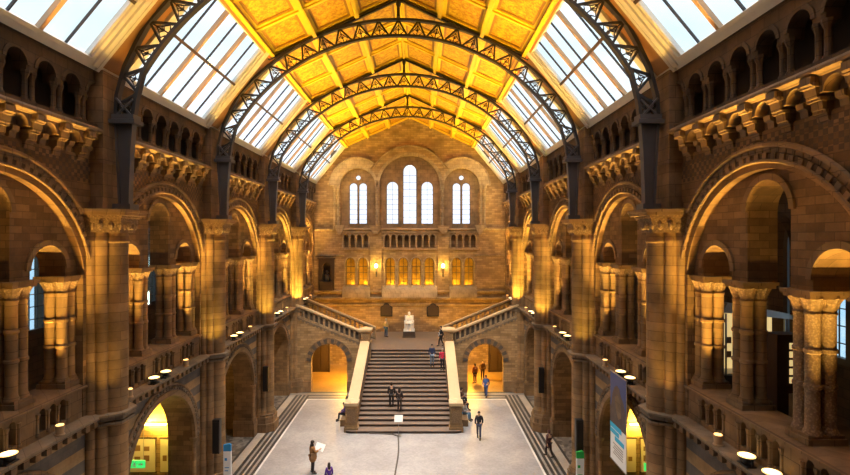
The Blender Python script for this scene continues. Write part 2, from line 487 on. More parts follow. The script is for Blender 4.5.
for s in (-1, 1):
    fn = slope(s)
    mb.mat(0).box(-.1, SLEN + .05, YB0, YB1, .16, .4, fn)                      # boarding behind the panels
    for t in (0, SLEN / 3, 2 * SLEN / 3, SLEN):
        hw = .10 if 0 < t < SLEN else .09
        mb.mat(0).box(t - hw, min(t + hw, SLEN), YB0, YB1, -.16, .2, fn)
    mb.mat(1).box(-.22, -.12, YB0, YB1, -.17, .1, fn)                           # red line along the eave
    for k in range(0, 6):
        for j in range(0, 4):
            y = k * B + j * B / 3
            mb.mat(0).box(0, SLEN, y - .08, y + .08, -.05, .2, fn)
    for k in range(0, 7):                                                       # rafters between skylights
        y = k * B
        a, b = (y - .66, y + .66) if k < 6 else (y - .66, y + .2)
        if k == 0: a = YB0
        f2 = lambda t, yy, n: (s * skyf(t, yy, n)[0], yy, skyf(t, yy, n)[2])
        mb.mat(2).box(-.15, KLEN + .1, a, b, 0, .3, f2)
        mb.mat(3).box(-.1, KLEN, a, a + .14, -.12, .05, f2); mb.box(-.1, KLEN, b - .14, b, -.12, .05, f2)
    f2 = lambda t, yy, n: (s * skyf(t, yy, n)[0], yy, skyf(t, yy, n)[2])
    mb.mat(3).box(-.12, .08, YB0, YB1, -.04, .3, f2)
    mb.mat(2).box(KLEN - .12, KLEN + .2, YB0, YB1, -.04, .3, f2)
ceil = tag(mb.build('ceiling', ['gilt_beam', 'red_band', 'wood_rafter', 'frame_white'], smooth=False), 'golden pitched ceiling of painted panels between gilt beams', kind='structure')
def panel(side):
    fn = slope(side); mb = MB(); w = SLEN / 3 - .2; h = B / 3 - .16
    mb.mat(0).box(0, w, -h / 2, h / 2, .1, .16, lambda t, y, n: fn(t, y, n))
    mb.mat(1)
    for t0, t1, y0, y1, n in ((0, .16, -h / 2, h / 2, .02), (w - .16, w, -h / 2, h / 2, .02), (.16, w - .16, -h / 2, -h / 2 + .16, .02), (.16, w - .16, h / 2 - .16, h / 2, .02)):
        mb.box(t0, t1, y0, y1, n, .12, fn)
    mb.mat(2)
    for t0, t1, y0, y1 in ((.16, .28, -h / 2 + .16, h / 2 - .16), (w - .28, w - .16, -h / 2 + .16, h / 2 - .16), (.28, w - .28, -h / 2 + .16, -h / 2 + .28), (.28, w - .28, h / 2 - .28, h / 2 - .16)):
        mb.box(t0, t1, y0, y1, .07, .12, fn)
    o = mb.build('painted_panel', ['painted_panel', 'gilt_beam', 'shade_rim'], ceil, org=fn(0, 0, 0), smooth=False)
    return o, fn
for s in (-1, 1):
    po, fn = panel(s); first = True
    for k in range(1, 6):
        for j in range(3):
            for c in range(3):
                o = po if first else po.copy()
                if not first: COL.objects.link(o); o.parent = ceil
                first = False
                p = fn(c * SLEN / 3 + .10, 0, 0); o.location = (p[0], k * B + (j + .5) * B / 3, p[2])

# ------------------------------------------------------------------ skylights
org = (SB[0], 0, SB[1])
sky = empty('skylight', org)
FR, MU, BAR = MB(), None, MB()
hw = 3.5
for a, b, n in ((-hw - .02, -hw + .2, -.1), (hw - .2, hw + .02, -.1), (-hw + .2, -hw + .36, -.02), (hw - .36, hw - .2, -.02), (-hw + .36, -hw + .46, .05), (hw - .46, hw - .36, .05)): FR.box(0.0, KLEN, a, b, n, .2, skyf)
FR.box(.05, .2, -hw, hw, -.03, .2, skyf); FR.box(KLEN - .3, KLEN - .1, -hw, hw, -.05, .2, skyf)
hw = 3.1
FR.build('frame', 'frame_white', sky, org)
for y in (-hw / 3, hw / 3):
    q = MB(); q.box(.1, KLEN - .1, y - .07, y + .07, -.02, .13, skyf); q.build('mullion', 'frame_tan', sky, org)
q = MB(); q.box(KLEN * .5 - .06, KLEN * .5 + .06, -hw, hw, -.03, .12, skyf); q.build('transom', 'dark_wood', sky, org)
for i in range(3):
    y = (-1 + i) * 2 * hw / 3
    q = MB(); q.box(.2, KLEN - .2, y - .022, y + .022, .03, .1, skyf); q.build('glazing_bar', 'iron', sky, org)
    q = MB(); q.box(.2, KLEN - .2, y - hw / 3, y + hw / 3, .1, .115, skyf); q.build('pane', 'sky_glass', sky, org)
sk = repeat(sky, org, lambda sn, k: 'sloping skylight of white panes, ' + where(sn, k), 'skylight', 'skylights along the roof')
for s in (-1, 1):                       # the bay over the viewpoint
    o = clone(sky); put(o, s, yc(0), org); o.name = 'window_%d' % (90 + (s > 0)); o['kind'] = 'structure'; [o.pop(k_, None) for k_ in ('label', 'category', 'group')]

# ------------------------------------------------------------------ iron ribs
RI, RO, RC = 9.45, 10.25, 13.33
def lerp_path(pts, m):
    return pts
def rib_paths():
    inn = [(8.58, 13.6), (8.56, 14.5), (8.52, 15.5), (8.44, 16.6), (8.36, 17.25)]
    a = math.acos(8.13 / RI)
    for i in range(25):
        t = a + (pi / 2 - a) * i / 24; inn.append((RI * cos(t), RC + RI * sin(t)))
    out = [(8.86, 13.6), (8.89, 14.5), (8.94, 15.5), (9.0, 16.6), (8.97, 17.4), (8.72, 18.35), (8.36, 19.1)]
    a = math.acos(8.0 / RO)
    for i in range(23):
        t = a + (pi / 2 - a) * i / 22; out.append((RO * cos(t), RC + RO * sin(t)))
    return inn, out
INN, OUT = rib_paths()
def along(path, s):
    L = [0]
    for i in range(1, len(path)): L.append(L[-1] + math.dist(path[i], path[i - 1]))
    d = s * L[-1]
    for i in range(1, len(path)):
        if d <= L[i]:
            t = (d - L[i - 1]) / max(1e-6, L[i] - L[i - 1]); return tuple(path[i - 1][j] + (path[i][j] - path[i - 1][j]) * t for j in (0, 1))
    return path[-1]
mir = lambda p: [(-x, z) for x, z in p]
rib = empty('roof_rib', (0, 0, 13.6)); org = (0, 0, 13.6)
i0 = 3
q = MB(); q.strip(INN[i0:] + mir(INN[i0:])[::-1][1:], -.11, .11, .11); q.build('lower_flange', 'iron', rib, org)
q = MB(); q.strip(OUT[i0:] + mir(OUT[i0:])[::-1][1:], -.11, .11, .12); q.build('upper_flange', 'iron', rib, org)
lat = MB()
ii, oo = INN[3:], OUT[3:]
NT = 12; NP = NT + .5
for s in (1, -1):
    nodes = []
    for i in range(NT + 1):
        nodes.append(along(ii, i / NP)); nodes.append(along(oo, (i + .5) / NP))
    if s < 0: nodes = nodes[:-1]
    for i in range(len(nodes) - 1):
        a, b = nodes[i], nodes[i + 1]
        lat.tube([(s * a[0], 0, a[1]), (s * b[0], 0, b[1])], .058, 4)
    a, b = along(ii, NT / NP), along(oo, 1)
    if s < 0: lat.tube([(-a[0], 0, a[1]), (b[0], 0, b[1])], .058, 4)
    for i in range(NT + (s > 0)):       # scrollwork in the triangles that stand on the lower flange
        p0 = along(ii, i / NP); p1 = along(ii, (i + 1) / NP) if i < NT else (-p0[0], p0[1])
        a, b, t = (Vector((s * p[0], 0, p[1])) for p in (p0, p1, along(oo, (i + .5) / NP)))
        m = (a + b) / 2; c = (a + b + t) / 3; orn = MB()
        orn.tube([m, c, t], .028, 4)
        for e in (a, b):
            e2 = m.lerp(e, .6)
            orn.tube([m, m.lerp(e, .35) + (t - m) * .18, e2 + (t - m) * .28, c.lerp(e, .15) + (t - m) * .25, c], .026, 4)
            orn.tube([c, c.lerp(e, .3) + (t - m) * .22, c + (t - m) * .36], .024, 4)
        orn.build('scrollwork', 'iron', rib, org)
lat.build('lattice', 'iron', rib, org)
for s in (1, -1):
    st = MB()
    poly = [(s * x, z) for x, z in INN[:4]] + [(s * x, z) for x, z in OUT[:4]][::-1]
    st.slab(poly, [], -.07, .07, lambda a, b, t: (a, t, b))
    st.strip([(s * x, z) for x, z in INN[:4]], -.13, .13, .07); st.strip([(s * x, z) for x, z in OUT[:4]], -.13, .13, .07)
    a, b = sorted((s * 8.27, s * 9.12)); st.box(a, b, -.28, .28, 16.45, 16.58); st.box(a + .06, b - .06, -.23, .23, 16.6, 16.75)
    a, b = sorted((s * 8.42, s * 9.0)); st.box(a, b, -.26, .26, 13.6, 13.8)
    st.build('stanchion', 'iron_pale', rib, org)
    bx = MB()                           # small iron cage where the rib leaves the stanchion
    for y in (-.2, .2):
        bx.tube([(s * 8.44, y * .7, 16.7), (s * 8.96, y * .7, 17.3)], .04, 4); bx.tube([(s * 8.97, y * .7, 16.7), (s * 8.40, y * .7, 17.25)], .04, 4)
    bx.build('brace', 'iron_pale', rib, org)
    rf = MB(); rf.strip([(s * 6.5, 21.6), (0, 24.58)], -.07, .07, .1); rf.build('rafter', 'iron', rib, org)
kp = MB(); kp.lathe(0, 0, [(.1, 23.7), (.08, 23.9), (.07, 24.2), (.12, 24.35), (.12, 24.6)], 8); kp.build('king_post', 'iron', rib, org)
for i, k in enumerate((2, 3, 4, 5)):
    o = rib if i == 0 else clone(rib); o.location = (0, k * B, 13.6)
    tag(o, ['dark iron arched roof rib nearest the camera, its crown out of frame', 'dark iron lattice roof rib, the topmost complete arch under the golden ceiling',
            'dark iron lattice roof rib, middle one of three whose crowns show', 'dark iron lattice roof rib nearest the end wall'][i], 'roof rib', 'iron roof ribs')

# ------------------------------------------------------------------ piers
org = (9.1, 0, 0)
pier = empty('pier', org)
q = MB(); q.box(9.25, 9.62, -.52, .52, 1.0, 12.8); q.build('core', 'pier_stone', pier, org)
for (w, y, r) in ((9.04, 0, .37), (9.26, .4, .2), (9.26, -.4, .2), (9.52, .56, .17), (9.52, -.56, .17)):
    q = MB(); q.lathe(w, y, [(r * 1.25, 1.0), (r * 1.25, 1.2), (r, 1.35), (r, 6.6), (r, 7.1), (r, 12.5), (r * 1.1, 12.55), (r * 1.1, 12.62), (r, 12.7), (r, 12.85)], 14)
    q.build('shaft', 'pier_stone', pier, org)
q = MB(); q.slab([(-.86, 9.7), (-.86, 8.95), (-.5, 8.5), (.5, 8.5), (.86, 8.95), (.86, 9.7)], [], 0, .55, lambda a, b, t: (b, a, t))
q.slab([(-.78, 9.68), (-.78, 9.0), (-.46, 8.58), (.46, 8.58), (.78, 9.0), (.78, 9.68)], [], .55, .95, lambda a, b, t: (b, a, t))
q.slab([(-.72, 9.66), (-.72, 9.06), (-.42, 8.64), (.42, 8.64), (.72, 9.06), (.72, 9.66)], [], .95, 1.1, lambda a, b, t: (b, a, t))
q.build('base', 'trim_stone', pier, org)
q = MB()
for z0, z1, e in ((6.78, 6.9, .1), (6.9, 6.98, .15), (6.62, 6.7, .06)):
    q.slab([(-.74 - e, 9.6), (-.74 - e, 9.4), (-.5 - e, 9.06 - e), (-.36, 8.68 - e), (.36, 8.68 - e), (.5 + e, 9.06 - e), (.74 + e, 9.4), (.74 + e, 9.6)], [], z0, z1, lambda a, b, t: (b, a, t))
q.build('string_ring', 'grey_stone', pier, org)
q = MB()
pf = [(.0, 12.85), (.03, 12.95), (.04, 13.15), (.12, 13.32), (.2, 13.4)]
for (e0, z0), (e1, z1) in zip(pf, pf[1:]):
    e = (e0 + e1) / 2
    q.slab([(-.72 - e, 9.6), (-.72 - e, 9.35 - e), (-.42 - e, 8.66 - e), (.42 + e, 8.66 - e), (.72 + e, 9.35 - e), (.72 + e, 9.6)], [], z0, z1, lambda a, b, t: (b, a, t))
for y in (-.62, -.42, -.2, 0, .2, .42, .62):
    q.ball(8.6 + .12 * abs(y) + (.5 if abs(y) > .5 else 0), y, 13.08, .09, .09, .15, 8, 5)
for w in (8.85, 9.1, 9.35):
    for y in (-.72, .72): q.ball(w, y * (1 if w > 8.9 else .8), 13.08, .09, .07, .15, 8, 5)
q.build('capital', 'carved_stone', pier, org)
q = MB(); q.slab([(-.98, 9.6), (-.98, 9.05), (-.66, 8.36), (.66, 8.36), (.98, 9.05), (.98, 9.6)], [], 13.4, 13.5, lambda a, b, t: (b, a, t))
q.slab([(-1.03, 9.6), (-1.03, 9.02), (-.7, 8.3), (.7, 8.3), (1.03, 9.02), (1.03, 9.6)], [], 13.5, 13.6, lambda a, b, t: (b, a, t))
q.build('abacus', 'trim_stone', pier, org)
q = MB(); q.box(9.14, 9.66, -.52, .52, 13.6, 18.1); q.box(9.1, 9.66, -.6, .6, 13.6, 13.85); q.box(9.1, 9.66, -.58, .58, 15.1, 15.3); q.build('pilaster', 'trim_stone', pier, org)
first = True
for sd, sn in SIDES:
    for k in (2, 3, 4, 5):
        o = pier if first else clone(pier); first = False; put(o, sd, k * B, org)
        tag(o, 'clustered stone pier from floor to iron rib, %s from the camera on the %s' % (ORD[k - 1], sn), 'pier', 'tall clustered piers')

# ------------------------------------------------------------------ upper arches
org = (W0, 0, 11.4)
ar = empty('upper_arch', org)
q = MB(); q.ring(0, AC, 3.45, 3.77, 9.56, 9.8, FW, .14, pi - .14, 40); q.build('soffit', 'pier_stone', ar, org)
q = MB()
for i in range(64):
    a0, a1 = .3 + (pi - .6) * i / 64, .3 + (pi - .6) * (i + 1) / 64
    q.mat(i % 2); q.ring(0, AC, 3.66, 3.82, 9.45 + .03 * (i % 2), 9.6, FW, a0, a1, 1)
q.mat(0)
for i in range(28):
    a0, a1 = .6 + (pi - 1.2) * i / 28, .6 + (pi - 1.2) * (i + 1) / 28
    q.ring(0, AC, 3.83, 3.98, 9.49, 9.6, FW, a0 + .004, a1 - .004, 2)
q.build('archivolt', ['trim_stone', 'dark_shaded_stone'], ar, org)
n = 40
for r, t, a0 in ((4.02, .07, .68), (3.63, .05, .3)):
    q = MB(); q.tube([(9.46, r * cos(a0 + (pi - 2 * a0) * i / n), AC + r * sin(a0 + (pi - 2 * a0) * i / n)) for i in range(n + 1)], t, 6)
    q.build('hood_molding' if r > 4 else 'roll_molding', 'trim_stone', ar, org)
q = MB()
for c, hw, zs in ((2.15, .7, 11.75), (0, .78, 13.35), (-2.15, .7, 11.75)):
    q.ring(c, zs, hw, hw + .16, 9.74, 9.82, FW, n=20)
q.build('inner_arch_ring', 'trim_stone', ar, org)
repeat(ar, org, lambda sn, k: 'great round arch over the gallery, ' + where(sn, k), 'arch', 'great round gallery arches')

# ground arches
org = (9.6, 0, 3.7)
ga = empty('ground_arch', org)
q = MB(); q.ring(0, 3.25, 2.73, 2.97, 9.5, 9.64, FW, n=32); q.build('archivolt', 'trim_stone', ga, org)
q = MB()
for i in range(40):
    a = pi * (i + .5) / 40; q.ball(9.52, 3.08 * cos(a), 3.25 + 3.08 * sin(a), .07, .085, .085, 6, 4)
q.ring(0, 3.25, 2.98, 3.18, 9.54, 9.62, FW, n=32); q.build('nailhead_band', 'grey_stone', ga, org)
q = MB(); q.tube([(9.55, 3.22 * cos(pi * i / 32), 3.25 + 3.22 * sin(pi * i / 32)) for i in range(33)], .06, 6); q.build('hood_molding', 'trim_stone', ga, org)
for s in (-1, 1):
    q = MB(); q.lathe(9.62, s * 2.84, [(.15, 1.0), (.15, 1.1), (.1, 1.2), (.1, 2.95), (.12, 3.0), (.12, 3.05), (.19, 3.2), (.19, 3.26)], 10); q.build('jamb_shaft', 'pier_stone', ga, org)
repeat(ga, org, lambda sn, k: 'ground floor arch with studded rim, ' + where(sn, k), 'arch', 'ground floor arches')

# ------------------------------------------------------------------ column clusters
def cluster(carve=False):
    c = empty('clustered_column', (0, 0, 0))
    q = MB(); q.box(-.44, .44, -.36, .36, 0, .14); q.box(-.4, .4, -.32, .32, .14, .22); q.build('plinth', 'trim_stone', c)
    for w in (-.2, .16):
        for y in (-.17, .17):
            q = MB(); r = .15
            q.lathe(w, y, [(r * 1.3, .2), (r * 1.3, .26), (r * 1.1, .32), (r, .36), (r, 1.2), (r * 1.18, 1.23), (r * 1.18, 1.3), (r, 1.33), (r, 2.0), (r * 1.18, 2.03), (r * 1.18, 2.1), (r, 2.13), (r, 2.85), (r * 1.12, 2.88), (r * 1.12, 2.92), (r, 2.95)], 12)
            q.build('shaft', 'diaper_stone' if carve else 'pier_stone', c)
    q = MB()
    for w in (-.2, .16):
        for y in (-.17, .17):
            q.lathe(w, y, [(.15, 2.93), (.16, 3.0), (.2, 3.15), (.26, 3.26)], 16, lambda a, z: .1 * cos(8 * a) * min(1, max(0, (z - 2.95) / .2)))
    q.build('capital', 'carved_stone', c)
    q = MB(); q.box(-.44, .42, -.42, .42, 3.24, 3.33); q.box(-.49, .46, -.47, .47, 3.33, 3.42); q.build('abacus', 'trim_stone', c)
    return c
PW, PZ = 10.1, 8.08
cl = cluster(); cv = cluster(True); first = True; cvused = False
names = {-3.02: 'at the near end of', -1.13: 'near side of the middle opening of', 1.13: 'far side of the middle opening of', 3.02: 'at the far end of'}
for sd, sn in SIDES:
    for k in BAYS:
        for y in (-3.02, -1.13, 1.13, 3.02):
            if sn == 'right' and k == 1 and y == -1.13: o = cv
            else:
                o = cl if first else clone(cl); first = False
            o.location = (sd * PW, yc(k) + y, PZ); o.rotation_euler.z = 0 if sd > 0 else pi
            if o is cv: lb = 'cluster of carved patterned shafts, biggest column in the right foreground gallery'
            else: lb = 'clustered gallery column %s the %s great arch on the %s' % (names[y], ORD[k], sn)
            tag(o, lb, 'column', 'clustered gallery columns')

# ------------------------------------------------------------------ gallery parapets
org = (9.6, 0, 6.95)
pa = empty('gallery_parapet', org)
holes = []
grp = []
for c, n in ((0, 4), (2.05, 3), (-2.05, 3)):
    for i in range(n): grp.append(c + (i - (n - 1) / 2) * .4)
holes = [arch_loop(y, .12, 7.72, 7.2, 8) for y in grp]
q = MB(); q.slab([(-3.6, 6.95), (-3.6, 7.92), (3.6, 7.92), (3.6, 6.95)], holes, 9.58, 9.8, FW); q.build('panel', 'trim_stone', pa, org)
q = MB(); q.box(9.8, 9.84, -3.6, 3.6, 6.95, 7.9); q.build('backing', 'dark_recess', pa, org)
q = MB(); q.slab([(9.5, 7.92), (9.5, 7.98), (9.72, 8.08), (10.62, 8.08), (10.62, 7.9), (9.8, 7.9)], [], -3.62, 3.62, lambda a, b, t: (a, t, b)); q.box(9.84, 10.6, -3.6, 3.6, 6.95, 7.9); q.build('coping', 'trim_stone', pa, org)
for y in sorted(set(round(g + s * .2, 2) for g in grp for s in (-1, 1))):
    q = MB(); q.lathe(9.57, y, [(.06, 7.12), (.06, 7.18), (.04, 7.22), (.04, 7.62), (.065, 7.7), (.065, 7.75)], 8); q.build('colonnette', 'trim_stone', pa, org)
q = MB(); q.slab([(9.6, 6.62), (9.45, 6.62), (9.36, 6.85), (9.12, 6.88), (9.12, 6.98), (9.6, 7.02)], [], -HB + .55, HB - .55, lambda a, b, t: (a, t, b)); q.build('ledge', 'grey_stone', pa, org)
dm = None
for i in range(18):
    y = -HB + .75 + i * (B - 1.5) / 17
    if dm is None: q = MB(); q.box(9.2, 9.5, -.1, .1, 6.64, 6.86); dm = q.build('dentil', 'trim_stone', pa, org); o = dm
    else: o = dm.copy(); COL.objects.link(o); o.parent = pa
    o.location = (0, y, 0)
repeat(pa, org, lambda sn, k: 'stone gallery parapet with small arched openings, ' + where(sn, k), 'parapet', 'gallery parapets')

# ------------------------------------------------------------------ corbel tables
org = (9.6, 0, 15.06)
co = empty('corbel_table', org); P8 = (B - .02) / 8
q = MB(); q.slab([(9.62, 16.2), (9.2, 16.2), (9.12, 16.12), (9.12, 16.05), (9.3, 15.98), (9.62, 15.98)], [], -HB + .5, HB - .5, lambda a, b, t: (a, t, b)); q.build('cornice', 'trim_stone', co, org)
for i in range(1, 8):
    y = -HB + i * B / 8; q = MB()
    q.slab([(9.62, 16.0), (9.12, 16.0), (9.12, 15.84), (9.23, 15.76), (9.26, 15.56), (9.36, 15.54), (9.38, 15.33), (9.47, 15.3), (9.5, 15.1), (9.62, 15.06)], [], y - .15, y + .15, lambda a, b, t: (a, t, b))
    q.box(9.17, 9.62, y - .19, y + .19, 15.78, 15.86); q.box(9.3, 9.62, y - .18, y + .18, 15.5, 15.57); q.box(9.42, 9.62, y - .17, y + .17, 15.26, 15.32)
    q.build('corbel', 'trim_stone', co, org)
for i in range(8):
    y = -HB + (i + .5) * B / 8; q = MB()
    if i in (0, 7): y += .2 if i == 0 else -.2
    q.slab([(y - .42, 16.0), (y + .42, 16.0), (y + .42, 15.62)] + arch_notch(.27, 15.66, 15.62, 10, y)[1:-1] + [(y - .42, 15.62)], [], 9.3, 9.62, FW)
    q.slab([(9.62, 15.64), (9.4, 15.6), (9.42, 15.48), (9.5, 15.44), (9.52, 15.3), (9.62, 15.26)], [], y - .11, y + .11, lambda a, b, t: (a, t, b))
    q.build('small_arch', 'trim_stone', co, org)
repeat(co, org, lambda sn, k: 'corbel table of little arches under the cornice, ' + where(sn, k), 'corbel table', 'corbel tables')

# ------------------------------------------------------------------ top arcades
org = (9.5, 0, 16.2)
tp = empty('top_arcade', org)
out = [(-HB, 18.05), (HB, 18.05), (HB, 17.15)]
for i in range(7, -1, -1):
    y = -HB + (i + .5) * B / 8; out += arch_notch(.34, 17.3, 17.15, 12, y)
out += [(-HB, 17.15)]
q = MB(); q.slab(out, [], 9.42, 9.78, FW); q.build('arched_wall', 'dark_shaded_stone', tp, org)
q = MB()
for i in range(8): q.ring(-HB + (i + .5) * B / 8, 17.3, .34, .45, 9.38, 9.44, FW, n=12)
q.build('arch_molding', 'dark_shaded_stone', tp, org)
q = MB(); q.box(9.3, 10.0, -HB, HB, 16.18, 16.32); q.build('sill', 'dark_shaded_stone', tp, org)
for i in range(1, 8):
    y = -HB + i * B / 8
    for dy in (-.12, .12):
        q = MB(); q.lathe(9.52, y + dy, [(.11, 16.3), (.11, 16.4), (.075, 16.46), (.075, 16.98), (.085, 17.0), (.13, 17.12), (.13, 17.18)], 8); q.build('colonnette', 'dark_shaded_stone', tp, org)
repeat(tp, org, lambda sn, k: 'row of small dark arches below the skylight, ' + where(sn, k), 'arcade', 'small top arcades')

# ------------------------------------------------------------------ uplights on the ledge
LITE = (1.0, .60, .12)
def light(name, kind, loc, power, color, **kw):
    d = bpy.data.lights.new(name, kind); d.energy = power; d.color = color
    for k, v in kw.items():
        if k not in ('to', 'fall'): setattr(d, k, v)
    o = bpy.data.objects.new(name, d); COL.objects.link(o); o.location = loc
    if 'to' in kw: o.rotation_euler = (Vector(kw['to']) - Vector(loc)).to_track_quat('-Z', 'Y').to_euler()
    if kw.get('fall'):
        d.use_nodes = True; nt = d.node_tree
        e = next(n for n in nt.nodes if n.type == 'EMISSION')
        f = nt.nodes.new('ShaderNodeLightFalloff'); f.inputs['Strength'].default_value = 1.0
        nt.links.new(f.outputs[kw['fall']], e.inputs['Strength'])
    return o
def floodlight():
    f = empty('floodlight', (0, 0, 0))
    q = MB(); q.box(-.12, .12, -.2, .2, 0, .03); q.box(-.02, .02, -.23, -.21, .03, .2); q.box(-.02, .02, .21, .23, .03, .2); q.box(-.02, .02, -.23, .23, .1, .12); q.build('bracket', 'black', f)
    q = MB(); q.lathe(0, 0, [(.08, .06), (.15, .12), (.2, .22), (.21, .23)], 18); q.build('housing', 'iron', f)
    q = MB(); q.lathe(0, 0, [(.2, .23), (.2, .245)], 18); q.build('reflector_ring', 'lamp_lens_small', f)
    q = MB(); q.lathe(0, 0, [(.165, .245), (.12, .27), (.05, .285)], 18); q.build('lens', 'lamp_lens', f)
    return f
def canlight():
    f = empty('can_uplight', (0, 0, 0))
    q = MB(); q.lathe(0, 0, [(.13, 0), (.13, .03), (.1, .04), (.12, .26), (.12, .28)], 12); q.build('housing', 'frame_tan', f)
    q = MB(); q.lathe(0, 0, [(.1, .28), (.1, .3)], 12); q.build('lens', 'lamp_lens_small', f)
    return f
FL, CAN = floodlight(), canlight(); uf = uc = True
UP, UA, UPR = 230, 800, 110
for sd, sn in SIDES:
    for k in BAYS:
        pat = ((-.9, 1), (0, 1), (1.2, 0)) if k == 1 and sd > 0 else ((.1, 1), (1.9, 0)) if k == 1 else ((-3.0, 0), (-1.35, 1), (-.45, 1), (1.28, 0))
        nb = 0
        for j, (dy, big) in enumerate(pat):
            x, y, z = sd * 9.27, yc(k) + dy, 7.0
            if big: o = FL if uf else clone(FL); uf = False
            else: o = CAN if uc else clone(CAN); uc = False
            o.location = (x, y, z)
            if big:
                nb += 1
                tag(o, 'bright floodlight on the ledge of the %s %s bay, %s' % (ORD[k], sn, 'the nearer of its pair' if nb == 1 else 'the farther of its pair') if not (k == 1 and sd < 0) else 'bright floodlight at the left edge of the photo', 'floodlight', 'floodlights on the gallery ledges')
            else: tag(o, 'small round uplight on the ledge of the %s %s bay, %s' % (ORD[k], sn, 'near end' if dy < 0 else 'far end'), 'uplight', 'small uplights on the gallery ledges')
        for dy in (-2.9, -1.0, 1.0, 2.9):
            light('ledge_lamp', 'SPOT', (sd * 9.12, yc(k) + dy, 7.35), UP, (1, .47, .06), to=(sd * 9.28, yc(k) + dy, 15.5), spot_size=R(30), spot_blend=1.0, shadow_soft_size=.1, fall='Linear')
        for dy, pw in ((-2.15, 1.0), (0, .25), (2.15, 1.0)):
            light('arch_lamp', 'SPOT', (sd * 9.69, yc(k) + dy, 8.3), UA * pw * (.8 if k == 1 else 1), LITE, to=(sd * 9.72, yc(k) + dy * 1.12, 13.0), spot_size=R(56 if dy == 0 else 72), spot_blend=1.0, shadow_soft_size=.06, fall='Linear')
        for dy in (-3.25, 3.25):
            pw = {(2, 1): 1.2, (3, 1): 3.4, (3, -1): 1.5, (4, -1): 4, (4, 1): 9, (5, -1): 6, (5, 1): .5}.get((k, 1 if dy > 0 else -1), .8)
            light('pier_lamp', 'SPOT', (sd * 8.75, yc(k) + dy, 7.3), UPR * pw, (1.0, .68, .10) if pw > 1 else LITE, to=(sd * 9.1, yc(k) + dy * 1.2, 12.0 if pw <= 1 else 10.6), spot_size=R(84 if pw <= 1 else 96), spot_blend=1.0, shadow_soft_size=.1, fall='Linear')
for k in range(0, 6):
    for sd in (-1, 1):
        light('cornice_lamp', 'SPOT', (sd * 8.7, yc(k), 16.6), 36, (1.0, .78, .09), to=(sd * 1.0, yc(k), 24), spot_size=R(96), spot_blend=.9, shadow_soft_size=.3, fall='Linear')

# ------------------------------------------------------------------ end wall
YE = 50.0
FE = lambda a, b, t: (a, YE + t, b)
cens = [(-5.2, 1.75), (0, 3.03), (5.2, 1.75)]
wl = [arch_loop(c, hw, 17.9, 13.6, 24) for c, hw in cens]
blind = [(-2.275 + .65 * i) for i in range(8)] + [s * (4.39 + .66 * i) for s in (-1, 1) for i in range(4)]
wl += [arch_loop(c, .22, 12.82, 11.72, 8) for c in blind]
litc = [-5.95, -4.7, -1.95, -.65, .65, 1.95, 4.7, 5.95]
wl += [arch_loop(c, .47, 10.25, 7.9, 12) for c in litc]
wl += [arch_loop(-8.3, .42, 9.8, 8.35, 12)]
gable = [(-14.5, 0), (-14.5, 18.3), (-9.5, 18.3), (-6.45, 22.0), (0, 24.95), (6.45, 22.0), (9.5, 18.3), (14.5, 18.3), (14.5, 0)]
q = MB(); q.slab(gable, wl, 0, .45, FE)
lan = [(0, .70, 14.07, 20.1), (-1.75, .62, 14.07, 18.4), (1.75, .62, 14.07, 18.4)] + [s and (s * d, .43, 14.07, 18.25) for s in (-1, 1) for d in (4.72, 5.68)]
l2 = [arch_loop(c, hw, zt - hw, zb, 12) for c, hw, zb, zt in lan]
ocu = [[(s * 5.2 + .26 * cos(2 * pi * i / 16), 18.75 + .26 * sin(2 * pi * i / 16)) for i in range(16)] for s in (-1, 1)]
l3 = [arch_loop(c, .47, 10.25, 7.9, 12) for c in litc]
q.mat(1).slab([(-8, 7), (-8, 21.5), (8, 21.5), (8, 7)], l2 + ocu + l3, .45, .7, FE)
q.mat(2)
q.slab([(-9.2, 7.8), (-9.2, 10.8), (-8, 10.8), (-8, 7.8)], [], .42, .5, FE)
# lamp-lit corridor behind the lower windows
q.mat(3); q.box(-7.5, 7.5, 50.7, 53.6, 7.2, 7.5); q.box(-7.5, 7.5, 50.7, 53.6, 11.2, 11.4); q.box(-7.5, 7.5, 53.4, 53.6, 7.5, 11.2)
for s in (-1, 1): a, b = sorted((s * 7.3, s * 7.5)); q.box(a, b, 50.7, 53.4, 7.5, 11.2)
tag(q.build('wall_far', ['end_brick', 'trim_stone', 'dark_recess', 'pale_stone']), 'end wall of tan brick with round arched windows under a gable', kind='structure')

def lancet(n, c, hw, zb, zt, gl, bars, vb, t=.55):
    root = empty('window_%d' % n, (c, YE + t, zb)); tag(root, kind='structure')
    fn = lambda a, b, tt: (a - 0, tt, b - zb)
    out = arch_loop(0, hw, zt - hw, zb, 12); inn = arch_loop(0, hw - .06, zt - hw, zb + .06, 12)
    f = MB(); f.slab(out, [inn], -.04, .05, fn); f.build('window_frame', 'ink' if gl == 'end_glass' else 'dark_wood', root)
    l = MB(); lw = .014 if gl == 'end_glass' else .03
    for i in range(1, bars): z = (zt - hw * .6 - zb) * i / bars; l.box(-hw + .05, hw - .05, -.02, .02, z - lw, z + lw)
    for x in vb: l.box(x * hw - lw, x * hw + lw, -.02, .02, .06, zt - zb - hw + hw * sqrt(1 - x * x) - .04)
    l.build('leading', 'ink' if gl == 'end_glass' else 'dark_wood', root)
    g = MB(); g.slab(inn, [], .02, .03, fn); g.build('pane', gl, root)
wn = 20
for c, hw, zb, zt in lan: wn += 1; lancet(wn, c, hw, zb, zt, 'end_glass', 8, (0,) if hw > .5 else ())
for c in litc: wn += 1; lancet(wn, c, .47, 7.9, 10.72, 'amber_glass', 4, (0,))
